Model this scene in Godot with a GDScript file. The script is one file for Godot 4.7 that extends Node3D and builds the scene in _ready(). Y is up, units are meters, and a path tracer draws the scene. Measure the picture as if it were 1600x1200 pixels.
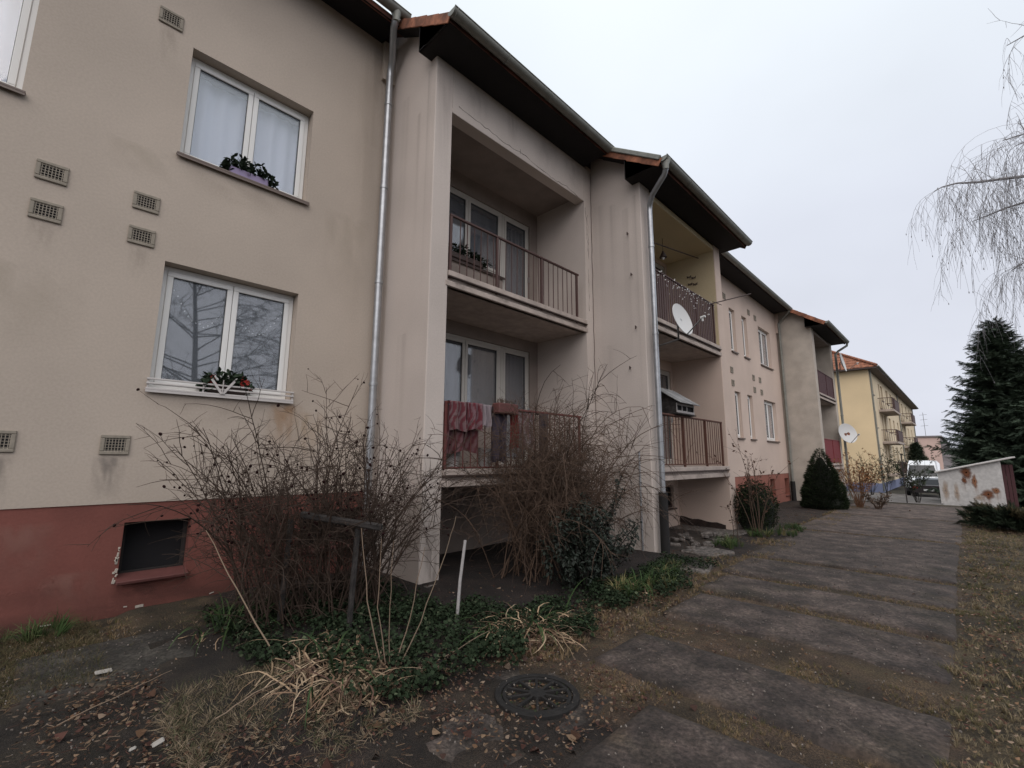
extends Node3D
# Row of rendered flats with loggias beside a broken concrete path. Authoring frame: x away from the facade, y up, s along it (z = -s).

var rng := RandomNumberGenerator.new()
var noise := FastNoiseLite.new()
var M := {}
var taken := {}

# ---------- mesh builder
class MB:
	var v := PackedVector3Array()
	var n := PackedVector3Array()
	var c := PackedColorArray()
	var uv := PackedVector2Array()
	var ix := PackedInt32Array()
	var col := Color(1, 1, 1)
	func vert(p: Vector3, nn: Vector3, t := Vector2.ZERO) -> int:
		v.append(p); n.append(nn); c.append(col); uv.append(t)
		return v.size() - 1
	# corners run counter-clockwise seen from outside
	func quad(a: Vector3, b: Vector3, d: Vector3, e: Vector3) -> void:
		var nn := (b - a).cross(d - a)
		if nn.length_squared() < 1e-14: nn = (d - a).cross(e - a)
		nn = nn.normalized()
		var i := vert(a, nn, Vector2(0, 0)); vert(b, nn, Vector2(1, 0)); vert(d, nn, Vector2(1, 1)); vert(e, nn, Vector2(0, 1))
		ix.append_array(PackedInt32Array([i, i + 2, i + 1, i, i + 3, i + 2]))
	func tri(a: Vector3, b: Vector3, d: Vector3) -> void:
		var nn := (b - a).cross(d - a).normalized()
		var i := vert(a, nn); vert(b, nn, Vector2(1, 0)); vert(d, nn, Vector2(.5, 1))
		ix.append_array(PackedInt32Array([i, i + 2, i + 1]))
	# box from x0..x1, y0..y1, s0..s1 with a chamfer
	func bx(x0: float, x1: float, y0: float, y1: float, s0: float, s1: float, ch := 0.0) -> void:
		obox(Vector3((x0 + x1) / 2, (y0 + y1) / 2, -(s0 + s1) / 2), Vector3(absf(x1 - x0), absf(y1 - y0), absf(s1 - s0)) / 2, Basis.IDENTITY, ch)
	func obox(o: Vector3, h: Vector3, b: Basis, ch := 0.0) -> void:
		ch = minf(ch, minf(h.x, minf(h.y, h.z)) * .9)
		for ax in 3:
			for sg in [-1.0, 1.0]:
				var u: int = (ax + 1) % 3
				var w: int = (ax + 2) % 3
				var pts := []
				for k in [[-1, -1], [1, -1], [1, 1], [-1, 1]]:
					var p := Vector3.ZERO
					p[ax] = sg * h[ax]
					p[u] = k[0] * (h[u] - ch)
					p[w] = k[1] * (h[w] - ch)
					pts.append(o + b * p)
				if sg > 0: quad(pts[0], pts[1], pts[2], pts[3])
				else: quad(pts[0], pts[3], pts[2], pts[1])
		if ch <= 0.0: return
		for ax in 3:
			var u: int = (ax + 1) % 3
			var w: int = (ax + 2) % 3
			for a in [-1.0, 1.0]:
				for e in [-1.0, 1.0]:
					var q := []
					for t in [[-1.0, 0], [1.0, 0], [1.0, 1], [-1.0, 1]]:
						var p := Vector3.ZERO
						p[ax] = t[0] * (h[ax] - ch)
						p[u] = a * (h[u] - (ch if t[1] == 1 else 0.0))
						p[w] = e * (h[w] - (0.0 if t[1] == 1 else ch))
						q.append(o + b * p)
					_out(q, o)
		for a in [-1.0, 1.0]:
			for e in [-1.0, 1.0]:
				for g in [-1.0, 1.0]:
					var p1 := o + b * Vector3(a * h.x, e * (h.y - ch), g * (h.z - ch))
					var p2 := o + b * Vector3(a * (h.x - ch), e * h.y, g * (h.z - ch))
					var p3 := o + b * Vector3(a * (h.x - ch), e * (h.y - ch), g * h.z)
					if (p2 - p1).cross(p3 - p1).dot(p1 - o) > 0: tri(p1, p2, p3)
					else: tri(p1, p3, p2)
	func _out(q: Array, o: Vector3) -> void:
		var nn: Vector3 = (q[1] - q[0]).cross(q[2] - q[0])
		if nn.dot((q[0] + q[2]) / 2 - o) >= 0: quad(q[0], q[1], q[2], q[3])
		else: quad(q[0], q[3], q[2], q[1])
	# swept tube with smooth sides
	func tube(pts: Array, radii: Array, sides := 6, cap := true) -> void:
		var k := pts.size()
		if k < 2: return
		var first := v.size()
		var side := Vector3.ZERO
		for i in k:
			var t: Vector3 = (pts[mini(i + 1, k - 1)] - pts[maxi(i - 1, 0)]).normalized()
			if side == Vector3.ZERO:
				side = t.cross(Vector3.UP if absf(t.y) < .9 else Vector3.RIGHT).normalized()
			else:
				side = (side - t * side.dot(t)).normalized()
			var up := t.cross(side)
			var r: float = radii[mini(i, radii.size() - 1)]
			for j in sides + 1:
				var a := TAU * j / sides
				var d := side * cos(a) + up * sin(a)
				vert(pts[i] + d * r, d, Vector2(float(j) / sides, float(i)))
		for i in k - 1:
			for j in sides:
				var a := first + i * (sides + 1) + j
				var b := a + sides + 1
				ix.append_array(PackedInt32Array([a, b, a + 1, a + 1, b, b + 1]))
		if cap:
			for e in [0, k - 1]:
				var t: Vector3 = (pts[1] - pts[0]) if e == 0 else (pts[k - 2] - pts[k - 1])
				t = -t.normalized()
				var ci := vert(pts[e], t)
				var ring: int = first + e * (sides + 1)
				var st := v.size()
				for j in sides + 1: vert(v[ring + j], t)
				for j in sides:
					if e == 0: ix.append_array(PackedInt32Array([ci, st + j, st + j + 1]))
					else: ix.append_array(PackedInt32Array([ci, st + j + 1, st + j]))
	func rod(a: Vector3, b: Vector3, r: float, sides := 6) -> void:
		tube([a, b], [r, r], sides)
	func bar(a: Vector3, b: Vector3, w: float, h: float, ch := 0.0, up := Vector3.UP) -> void:
		var t := (b - a).normalized()
		var s := t.cross(up if absf(t.dot(up)) < .95 else Vector3.RIGHT).normalized()
		obox((a + b) / 2, Vector3(w / 2, h / 2, a.distance_to(b) / 2), Basis(s, s.cross(t), -t), ch)
	# grid of points [rows][cols], smooth normals, outside where rows x cols turns
	func sheet(g: Array, flip := false, cols: Array = []) -> void:
		var R := g.size()
		var C: int = g[0].size()
		var f := v.size()
		for i in R:
			for j in C:
				var du: Vector3 = g[i][mini(j + 1, C - 1)] - g[i][maxi(j - 1, 0)]
				var dv: Vector3 = g[mini(i + 1, R - 1)][j] - g[maxi(i - 1, 0)][j]
				var nn := du.cross(dv).normalized() * (-1.0 if flip else 1.0)
				if not cols.is_empty(): col = cols[i][j]
				vert(g[i][j], nn, Vector2(float(j) / (C - 1), float(i) / (R - 1)))
		for i in R - 1:
			for j in C - 1:
				var a := f + i * C + j
				if flip: ix.append_array(PackedInt32Array([a, a + 1, a + C, a + 1, a + C + 1, a + C]))
				else: ix.append_array(PackedInt32Array([a, a + C, a + 1, a + 1, a + C, a + C + 1]))
	func mesh(mat: Material, off := Vector3.ZERO) -> ArrayMesh:
		var arr := []
		arr.resize(Mesh.ARRAY_MAX)
		var w := v
		if off != Vector3.ZERO:
			w = PackedVector3Array()
			w.resize(v.size())
			for i in v.size(): w[i] = v[i] - off
		arr[Mesh.ARRAY_VERTEX] = w
		arr[Mesh.ARRAY_NORMAL] = n
		arr[Mesh.ARRAY_COLOR] = c
		arr[Mesh.ARRAY_TEX_UV] = uv
		arr[Mesh.ARRAY_INDEX] = ix
		var m := ArrayMesh.new()
		m.add_surface_from_arrays(Mesh.PRIMITIVE_TRIANGLES, arr)
		m.surface_set_material(0, mat)
		return m

# ---------- nodes
func P(x: float, y: float, s: float) -> Vector3: return Vector3(x, y, -s)

func add(o: Node3D, called: String, parent: Node) -> void:
	var key := str(parent.get_instance_id()) + called
	var k: int = taken.get(key, 0)
	taken[key] = k + 1
	o.name = called if k == 0 else "%s_%03d" % [called, k]
	parent.add_child(o, true)

func origin(o: Node) -> Vector3:
	var p := Vector3.ZERO
	while o != null and o != self:
		p += o.position
		o = o.get_parent()
	return p

func obj(called: String, m: MB, mat: Material, parent: Node = self) -> MeshInstance3D:
	var o := MeshInstance3D.new()
	add(o, called, parent)
	if m.v.size() > 0: o.mesh = m.mesh(mat, origin(parent))
	return o

func tag(o: Node, label: String, category := "", group := "", kind := "") -> Node:
	if label: o.set_meta("label", label)
	if category: o.set_meta("category", category)
	if group: o.set_meta("group", group)
	if kind: o.set_meta("kind", kind)
	return o

func thing(called: String, label: String, category: String, at := Vector3.ZERO, group := "") -> Node3D:
	var o := Node3D.new()
	o.position = at
	add(o, called, self)
	tag(o, label, category, group)
	return o

func node(called: String, parent: Node) -> Node3D:
	var o := Node3D.new()
	add(o, called, parent)
	return o

# many copies of one small mesh: xf = transforms, tints = colours
func scatter(called: String, mesh: Mesh, xf: Array, tints: Array, parent: Node = self) -> MultiMeshInstance3D:
	var mm := MultiMesh.new()
	mm.transform_format = MultiMesh.TRANSFORM_3D
	mm.use_colors = not tints.is_empty()
	mm.mesh = mesh
	mm.instance_count = xf.size()
	var off := origin(parent)
	for i in xf.size():
		var t: Transform3D = xf[i]
		t.origin -= off
		mm.set_instance_transform(i, t)
		if not tints.is_empty(): mm.set_instance_color(i, tints[i])
	var o := MultiMeshInstance3D.new()
	o.multimesh = mm
	add(o, called, parent)
	o.set_meta("kind", "stuff")
	return o

func R(a: float, b: float) -> float: return rng.randf_range(a, b)
func jit(k: float) -> Vector3: return Vector3(R(-k, k), R(-k, k), R(-k, k))
func nz(x: float, y: float, f := 1.0) -> float: return noise.get_noise_2d(x * f * 100.0, y * f * 100.0)

# ---------- materials (colours are linear base colours)
func mat(c: Color, rough := .8, metal := 0.0) -> StandardMaterial3D:
	var m := StandardMaterial3D.new()
	m.albedo_color = c.linear_to_srgb()
	m.roughness = rough
	m.metallic = metal
	return m

func ntex(freq: float, lo: float, hi: float, sd: int, size := 512, oct := 5, gain := .5) -> NoiseTexture2D:
	var f := FastNoiseLite.new()
	f.seed = sd
	f.frequency = freq
	f.fractal_octaves = oct
	f.fractal_gain = gain
	f.noise_type = FastNoiseLite.TYPE_SIMPLEX_SMOOTH
	var t := NoiseTexture2D.new()
	t.noise = f
	t.width = size
	t.height = size
	t.seamless = true
	var g := Gradient.new()
	g.set_color(0, Color(lo, lo, lo))
	g.set_color(1, Color(hi, hi, hi))
	t.color_ramp = g
	return t

func surf(c: Color, rough: float, tex: Texture2D, tile: float, tex2: Texture2D = null, tile2 := 5.0, bump: Texture2D = null, depth := 0.0, world := true) -> StandardMaterial3D:
	var m := mat(c, rough)
	m.albedo_texture = tex
	m.uv1_triplanar = true
	m.uv1_world_triplanar = world
	m.uv1_scale = Vector3.ONE / tile
	if tex2:
		m.detail_enabled = true
		m.detail_albedo = tex2
		m.detail_blend_mode = BaseMaterial3D.BLEND_MODE_MUL
		m.detail_uv_layer = BaseMaterial3D.DETAIL_UV_2
		m.uv2_triplanar = true
		m.uv2_world_triplanar = world
		m.uv2_scale = Vector3.ONE / tile2
	if bump:
		m.heightmap_enabled = true
		m.heightmap_texture = bump
		m.heightmap_scale = depth
	return m

func vc(m: StandardMaterial3D) -> StandardMaterial3D:
	m.vertex_color_use_as_albedo = true
	return m

func make_materials() -> void:
	var fine := ntex(.05, .93, 1.0, 3, 1024, 5, .65)
	var mid := ntex(.012, .88, 1.0, 5)
	var big := ntex(.006, .93, 1.0, 8, 512, 4)
	var rough_t := ntex(.05, .35, 1.0, 11, 512, 5, .65)
	var grit := ntex(.09, 0.0, 1.0, 12, 512, 5, .7)
	var blot := ntex(.008, .45, 1.0, 14, 512, 5, .6)
	M.fine = fine; M.mid = mid; M.big = big; M.grit = grit; M.rough_t = rough_t; M.blot = blot
	M.wall_a = surf(Color(.52, .445, .375), .92, fine, 1.7, big, 7.0, grit, .05)
	M.wall_bay = surf(Color(.61, .54, .49), .92, fine, 1.6, big, 6.3, grit, .05)
	M.wall_b = surf(Color(.66, .53, .45), .92, fine, 1.6, big, 6.7, grit, .05)
	M.wall_low = surf(Color(.54, .485, .42), .92, fine, 2.2, mid, 4.0, grit, .5)
	M.wall_ochre = surf(Color(.68, .57, .37), .9, fine, 2.0, big, 5.0, grit, .4)
	M.plinth_a = surf(Color(.225, .077, .06), .9, fine, 1.9, mid, 4.1, grit, .15)
	M.plinth_b = surf(Color(.33, .125, .09), .9, fine, 1.9, mid, 4.1, grit, .15)
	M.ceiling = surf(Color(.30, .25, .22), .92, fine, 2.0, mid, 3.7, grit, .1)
	M.slab = surf(Color(.52, .44, .39), .9, mid, 1.2, mid, 3.1, grit, .2)
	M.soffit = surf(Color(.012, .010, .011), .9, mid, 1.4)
	M.brown = mat(Color(.055, .035, .03), .6)
	M.zinc = surf(Color(.27, .275, .245), .55, mid, .7, mid, 1.9)
	M.zinc.metallic = .2
	M.zinc_pipe = surf(Color(.52, .54, .56), .38, mid, .8, mid, 1.7)
	M.zinc_pipe.metallic = .7
	M.iron_sleeve = surf(Color(.012, .011, .011), .85, mid, .6)
	M.tile = surf(Color(.56, .22, .12), .85, mid, .5, blot, 1.4, grit, .3)
	M.tile_dark = surf(Color(.21, .075, .045), .85, mid, .5, blot, 1.4, grit, .3)
	M.roof = surf(Color(.28, .10, .06), .85, mid, .8, blot, 2.4)
	M.pvc = mat(Color(.74, .74, .72), .35)
	M.pvc_old = surf(Color(.52, .50, .46), .45, fine, 1.0)
	M.gasket = mat(Color(.02, .02, .02), .6)
	M.sill = surf(Color(.16, .12, .10), .45, fine, .6)
	M.sill_white = surf(Color(.55, .52, .50), .5, fine, .6)
	M.sill_red = surf(Color(.13, .045, .04), .7, mid, .6)
	var g := StandardMaterial3D.new()
	g.albedo_color = Color(.85, .9, .95, .03)
	g.transparency = BaseMaterial3D.TRANSPARENCY_ALPHA
	g.roughness = .02
	g.metallic_specular = .72
	M.glass = g
	M.curtain = mat(Color(.66, .71, .83), .9)
	M.curtain.backlight_enabled = true
	M.curtain.backlight = Color(.5, .5, .52)
	M.curtain_grey = mat(Color(.075, .075, .085), .9)
	M.curtain_dark = mat(Color(.06, .06, .07), .9)
	M.room = mat(Color(.30, .28, .26), .9)
	M.void = mat(Color(.012, .012, .014), .9)
	M.rail = surf(Color(.075, .035, .03), .65, mid, .3)
	M.rail_red = surf(Color(.13, .035, .03), .65, mid, .3)
	M.rail_rust = surf(Color(.105, .042, .027), .75, mid, .25)
	M.vent = surf(Color(.30, .265, .215), .8, mid, .4)
	M.crack = mat(Color(.06, .048, .042), 1.0)
	M.damp = surf(Color(.05, .03, .024), .9, blot, .8)
	M.stain = vc(mat(Color(1, 1, 1), .95))
	M.stain.transparency = BaseMaterial3D.TRANSPARENCY_ALPHA
	M.soil = surf(Color(.075, .055, .045), .95, rough_t, .55, blot, 2.2, grit, 1.6)
	M.ground = vc(surf(Color(1.75, 1.7, 1.7), .95, rough_t, .5, blot, 2.6, grit, 1.6))
	M.path = vc(surf(Color(2.2, 2.14, 2.08), .92, ntex(.045, .32, 1.0, 17, 1024, 6, .78), 2.3, blot, 1.7, grit, .8))
	M.asphalt = surf(Color(.32, .29, .27), .9, mid, 1.1, blot, 4.0, grit, .5)
	M.leafy = vc(mat(Color(1, 1, 1), .75))
	M.leafy.metallic_specular = .2
	M.leafy.backlight_enabled = true
	M.leafy.backlight = Color(.25, .25, .2)
	M.needle = vc(mat(Color(1, 1, 1), .8))
	M.litter = vc(mat(Color(1, 1, 1), .9))
	M.bark = surf(Color(.07, .052, .043), .9, rough_t, .12, blot, .5)
	M.cane = surf(Color(.115, .07, .047), .85, rough_t, .1)
	M.twig_tan = surf(Color(.20, .122, .08), .85, rough_t, .1)
	M.birch_twig = mat(Color(.30, .29, .30), .9)
	M.straw = vc(mat(Color(1, 1, 1), .85))
	M.wood_grey = surf(Color(.17, .15, .14), .85, rough_t, .2, blot, .7, grit, .6)
	M.white_wood = surf(Color(.42, .40, .39), .8, mid, .3)
	M.black_wood = mat(Color(.02, .016, .015), .8)
	M.cast = surf(Color(.05, .043, .04), .75, rough_t, .15, blot, .4, grit, .5)
	M.dish = surf(Color(.62, .62, .61), .45, fine, .5)
	M.steel = mat(Color(.2, .2, .2), .45, .6)
	M.yellow = surf(Color(.86, .67, .41), .9, fine, 3.0, big, 11.0)
	M.yellow_lt = surf(Color(.80, .67, .47), .9, fine, 3.0, big, 11.0)
	M.blue = surf(Color(.22, .25, .38), .9, fine, 2.0, big, 6.0)
	M.pink = surf(Color(.72, .52, .45), .9, fine, 3.0, big, 12.0)
	M.grey_far = surf(Color(.25, .22, .22), .9, mid, 4.0)
	M.win_dark = mat(Color(.05, .045, .045), .25)
	M.rubble = surf(Color(.47, .41, .37), .9, blot, .3, blot, .7, grit, .7)
	M.paper = surf(Color(.36, .34, .31), .9, mid, .1)
	M.white_car = mat(Color(.75, .76, .78), .25)
	M.white_car.clearcoat_enabled = true
	M.dark_car = mat(Color(.03, .022, .024), .25)
	M.dark_car.clearcoat_enabled = true
	M.tyre = mat(Color(.015, .015, .015), .9)
	M.car_glass = mat(Color(.015, .016, .02), .05)
	M.red_lamp = mat(Color(.3, .02, .02), .2)
	M.lamp_clear = mat(Color(.6, .6, .6), .1)
	M.hip = mat(Color(.018, .008, .008), .95)
	M.hip.metallic_specular = .2
	M.fabric = vc(mat(Color(1, 1, 1), .95))
	M.lilac = mat(Color(.29, .235, .38), .6)
	M.red_flower = mat(Color(.45, .03, .02), .7)
	M.tin = surf(Color(.52, .52, .52), .6, mid, .6, blot, 1.3)
	M.maroon = surf(Color(.07, .022, .025), .7, mid, .5)
	M.red_panel = surf(Color(.19, .025, .03), .6, fine, .8)

# a mark in the render: thin film, ragged, strongest in the middle and at the top
func stain(parent: Node, x: float, s0: float, s1: float, y0: float, y1: float, c: Color, strength: float, fade_down := true) -> void:
	var m := MB.new()
	var g := []
	var cc := []
	for i in 15:
		var row := []
		var cr := []
		for j in 13:
			var u := j / 12.0
			var w := i / 14.0
			row.append(P(x, lerpf(y0, y1, w), lerpf(s0, s1, u)))
			var a := strength * sin(u * PI) * (w if fade_down else 1.0 - w) * (1.0 - pow(w if fade_down else 1.0 - w, 14.0))
			a *= clampf(.65 + nz(s0 + u * 1.3, y0 + w * .5, 3.0) * 1.3, 0, 1)
			cr.append(Color(c.r, c.g, c.b, clampf(a, 0, 1)))
		g.append(row)
		cc.append(cr)
	m.sheet(g, true, cc)
	obj("stain", m, M.stain, parent)

# ---------- the setting's height
func gy(x: float, s: float) -> float:
	var y := 0.0
	if s > 22.0: y -= .04 * (minf(s, 44.5) - 22.0)
	return y

func bumps(x: float, s: float) -> float:
	return nz(x, s, .35) * .035 + nz(x + 40, s, 1.3) * .014

# ---------- house pieces
# wall facing +x at x, thickness th, rectangular openings [s0, s1, y0, y1]
func wall_x(m: MB, x: float, th: float, s0: float, s1: float, y0: float, y1: float, holes: Array = []) -> void:
	var ss := [s0, s1]
	var ys := [y0, y1]
	for h in holes:
		for k in 2:
			if h[k] > s0 and h[k] < s1 and not ss.has(h[k]): ss.append(h[k])
			if h[2 + k] > y0 and h[2 + k] < y1 and not ys.has(h[2 + k]): ys.append(h[2 + k])
	ss.sort()
	ys.sort()
	var open := func(a: int, b: int) -> bool:
		if a < 0 or b < 0 or a >= ss.size() - 1 or b >= ys.size() - 1: return false
		var cs: float = (ss[a] + ss[a + 1]) / 2
		var cy: float = (ys[b] + ys[b + 1]) / 2
		for h in holes:
			if cs > h[0] and cs < h[1] and cy > h[2] and cy < h[3]: return true
		return false
	var xb := x - th
	for a in ss.size() - 1:
		for b in ys.size() - 1:
			var u0: float = ss[a]
			var u1: float = ss[a + 1]
			var w0: float = ys[b]
			var w1: float = ys[b + 1]
			if open.call(a, b):
				if not open.call(a - 1, b): m._out([P(x, w0, u0), P(xb, w0, u0), P(xb, w1, u0), P(x, w1, u0)], P(x, w0, u0 - 1))
				if not open.call(a + 1, b): m._out([P(xb, w0, u1), P(x, w0, u1), P(x, w1, u1), P(xb, w1, u1)], P(x, w0, u1 + 1))
				if not open.call(a, b - 1): m._out([P(x, w0, u0), P(x, w0, u1), P(xb, w0, u1), P(xb, w0, u0)], P(x, w0 - 1, u0))
				if not open.call(a, b + 1): m._out([P(xb, w1, u0), P(xb, w1, u1), P(x, w1, u1), P(x, w1, u0)], P(x, w1 + 1, u0))
			else:
				m._out([P(x, w0, u0), P(x, w0, u1), P(x, w1, u1), P(x, w1, u0)], P(x - 1, (w0 + w1) / 2, (u0 + u1) / 2))
				m._out([P(xb, w0, u0), P(xb, w0, u1), P(xb, w1, u1), P(xb, w1, u0)], P(x + 1, (w0 + w1) / 2, (u0 + u1) / 2))
	m._out([P(x, y0, s0), P(xb, y0, s0), P(xb, y1, s0), P(x, y1, s0)], P(x, y0, s0 + 1))
	m._out([P(x, y0, s1), P(xb, y0, s1), P(xb, y1, s1), P(x, y1, s1)], P(x, y0, s1 - 1))
	m._out([P(x, y1, s0), P(xb, y1, s0), P(xb, y1, s1), P(x, y1, s1)], P(x, y1 - 1, s0))
	m._out([P(x, y0, s0), P(xb, y0, s0), P(xb, y0, s1), P(x, y0, s1)], P(x, y0 + 1, s0))

func ring(m: MB, x0: float, x1: float, s0: float, s1: float, y0: float, y1: float, w: float, ch := .004) -> void:
	m.bx(x0, x1, y0, y0 + w, s0, s1, ch)
	m.bx(x0, x1, y1 - w, y1, s0, s1, ch)
	m.bx(x0, x1, y0 + w, y1 - w, s0, s0 + w, ch)
	m.bx(x0, x1, y0 + w, y1 - w, s1 - w, s1, ch)

func curtain(x: float, s0: float, s1: float, y0: float, y1: float, amp := .02, waves := 22.0) -> MB:
	var m := MB.new()
	var g := []
	for i in 5:
		var row := []
		for j in 61:
			var t := j / 60.0
			row.append(P(x + sin(t * waves * 2.1 + i * .12) * amp + sin(t * waves * .9) * amp * .6, lerpf(y0, y1, i / 4.0), lerpf(s0, s1, t)))
		g.append(row)
	m.sheet(g, true)
	return m

# a casement window (or balcony door) in a reveal of wall face x. sashes = relative widths
func window(parent: Node, called: String, x: float, s0: float, s1: float, y0: float, y1: float, o := {}) -> Node3D:
	var w := node(called, parent)
	var xf: float = x - o.get("deep", .16)
	var fr: Material = o.get("frame", M.pvc)
	var m := MB.new()
	ring(m, xf - .07, xf, s0 + .004, s1 - .004, y0 + .004, y1 - .004, .055)
	var parts: Array = o.get("sashes", [1.0, 1.0])
	var total := 0.0
	for p in parts: total += p
	var inner := s1 - s0 - .11
	var at := s0 + .055
	var glass := []
	for k in parts.size():
		var e: float = at + inner * parts[k] / total
		ring(m, xf - .062, xf + .012, at + .003, e - .003, y0 + .06, y1 - .06, .062, .006)
		glass.append([at + .062, e - .062])
		at = e
	obj("frame", m, fr, w)
	var gk := MB.new()
	for gl in glass:
		ring(gk, xf - .05, xf - .004, gl[0], gl[1], y0 + .12, y1 - .12, .008, 0.0)
	obj("gasket", gk, M.gasket, w)
	for gl in glass:
		var pn := MB.new()
		for d in o.get("glazing", [.012, .016, .026, .030, .040, .044]):
			pn._out([P(xf - d, y0 + .12, gl[0]), P(xf - d, y0 + .12, gl[1]), P(xf - d, y1 - .12, gl[1]), P(xf - d, y1 - .12, gl[0])], P(xf - 2, y0, gl[0]))
		obj("pane", pn, M.glass, w)
	if o.has("sill"):
		var sl := MB.new()
		var pr: float = o.get("sill_out", .05)
		sl.bx(xf - .02, x + pr, y0 - .028, y0 - .003, s0 - .03, s1 + .03, .004)
		sl.bx(x + pr - .012, x + pr, y0 - .055, y0 - .028, s0 - .03, s1 + .03, .002)
		obj("sill", sl, o.sill, w)
	if o.has("curtain"):
		var cr: Array = o.get("curtain_span", [0.0, 1.0])
		obj("curtain", curtain(xf - .2, lerpf(s0, s1, cr[0]), lerpf(s0, s1, cr[1]), y0 + .02, y1 - .1, o.get("amp", .02)), o.curtain, w)
	return w

# cast ventilation grille: dark backing, rim, bars
func vent(parent: Node, x: float, s: float, y: float, w := .24, h := .205) -> void:
	var v := node("vent_grille", parent)
	var b := MB.new()
	ring(b, x, x + .022, s - w / 2, s + w / 2, y - h / 2, y + h / 2, .036, .006)
	for k in 7:
		var z := s - w / 2 + .032 + (w - .064) * (k + .5) / 7.0
		b.bx(x + .005, x + .014, y - h / 2 + .03, y + h / 2 - .03, z - .0035, z + .0035)
	for k in 5:
		var z := y - h / 2 + .032 + (h - .064) * (k + .5) / 5.0
		b.bx(x + .006, x + .015, z - .003, z + .003, s - w / 2 + .03, s + w / 2 - .03)
	obj("grille", b, M.vent, v)
	var d := MB.new()
	d.bx(x + .001, x + .004, y - h / 2 + .03, y + h / 2 - .03, s - w / 2 + .03, s + w / 2 - .03)
	obj("opening", d, M.void, v)

# steel railing in the plane x: posts at s values, balusters between, two rails
func railing(parent: Node, x: float, s0: float, s1: float, y0: float, y1: float, posts: Array, step: float, m: Material, slat := 0.0) -> Node3D:
	var r := node("railing", parent)
	var t := MB.new()
	t.bx(x - .022, x + .022, y1 - .035, y1, s0, s1 + .02, .006)
	obj("handrail", t, m, r)
	var bt := MB.new()
	bt.bx(x - .014, x + .014, y0, y0 + .022, s0, s1, .003)
	obj("bottom_rail", bt, m, r)
	for p in posts:
		var k := MB.new()
		k.bx(x - .02, x + .02, y0 - .07, y1 - .035, p - .02, p + .02, .004)
		obj("post", k, m, r)
	var count := int(round((s1 - s0) / step))
	for i in count:
		var z := s0 + (i + .5) * (s1 - s0) / count
		var near := false
		for p in posts:
			if absf(p - z) < .05: near = true
		if near: continue
		var b := MB.new()
		var h := slat / 2 if slat > 0 else .0065
		b.obox(P(x, (y0 + y1 - .013) / 2, z + R(-.004, .004)), Vector3(.0065, (y1 - y0 - .055) / 2, h), Basis(Vector3(1, 0, 0), R(-.006, .006) if R(0, 1) < .85 else R(-.025, .025)), .002)
		obj("baluster", b, m, r)
	return r

func gutter(parent: Node, a: Vector3, b: Vector3, m: Material, r := .085) -> void:
	var g := MB.new()
	var d := (b - a).normalized()
	var across := Vector3(1, 0, 0)
	var rows := []
	for sh in [[r, false], [r - .006, true]]:
		rows = []
		for k in 13:
			var an := PI + PI * k / 12.0
			var o: Vector3 = across * cos(an) * sh[0] + Vector3(0, sin(an) * sh[0], 0)
			rows.append([a + o, b + o])
		g.sheet(rows, not sh[1])
	# rolled lip, joint beads and end plates
	g.tube([a + across * r + Vector3(0, .004, 0), b + across * r + Vector3(0, .004, 0)], [.011, .011], 6)
	var L := a.distance_to(b)
	var q := .05
	while q < L:
		var pts := []
		for k in 11:
			var an := PI + PI * k / 10.0
			pts.append(a + d * q + across * cos(an) * (r + .003) + Vector3(0, sin(an) * (r + .003), 0))
		g.tube(pts, [.008], 4)
		q += 1.02
	for e in [a, b]:
		var fan := []
		for k in 13:
			var an := PI + PI * k / 12.0
			fan.append(e + across * cos(an) * r + Vector3(0, sin(an) * r, 0))
		for k in 12:
			if e == a: g.tri(e, fan[k], fan[k + 1])
			else: g.tri(e, fan[k + 1], fan[k])
	obj("gutter", g, m, parent)

func pipe(parent: Node, called: String, pts: Array, r: float, m: Material, clamps: Array = []) -> Node3D:
	var t := MB.new()
	var rs := []
	for i in pts.size(): rs.append(r)
	t.tube(pts, rs, 14)
	for y in clamps:
		for i in pts.size() - 1:
			var a: Vector3 = pts[i]
			var b: Vector3 = pts[i + 1]
			if (a.y - y) * (b.y - y) <= 0 and absf(a.y - b.y) > .3:
				var c: Vector3 = a.lerp(b, (y - a.y) / (b.y - a.y))
				t.tube([c - Vector3(0, .022, 0), c + Vector3(0, .022, 0)], [r + .009, r + .009], 14)
	return obj(called, t, m, parent)

# roof section: eave line at distance d0 from x = 0, rising inwards at the common pitch
func roof_y(d: float) -> float: return 7.74 + .68 * (d - 4.53)

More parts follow.
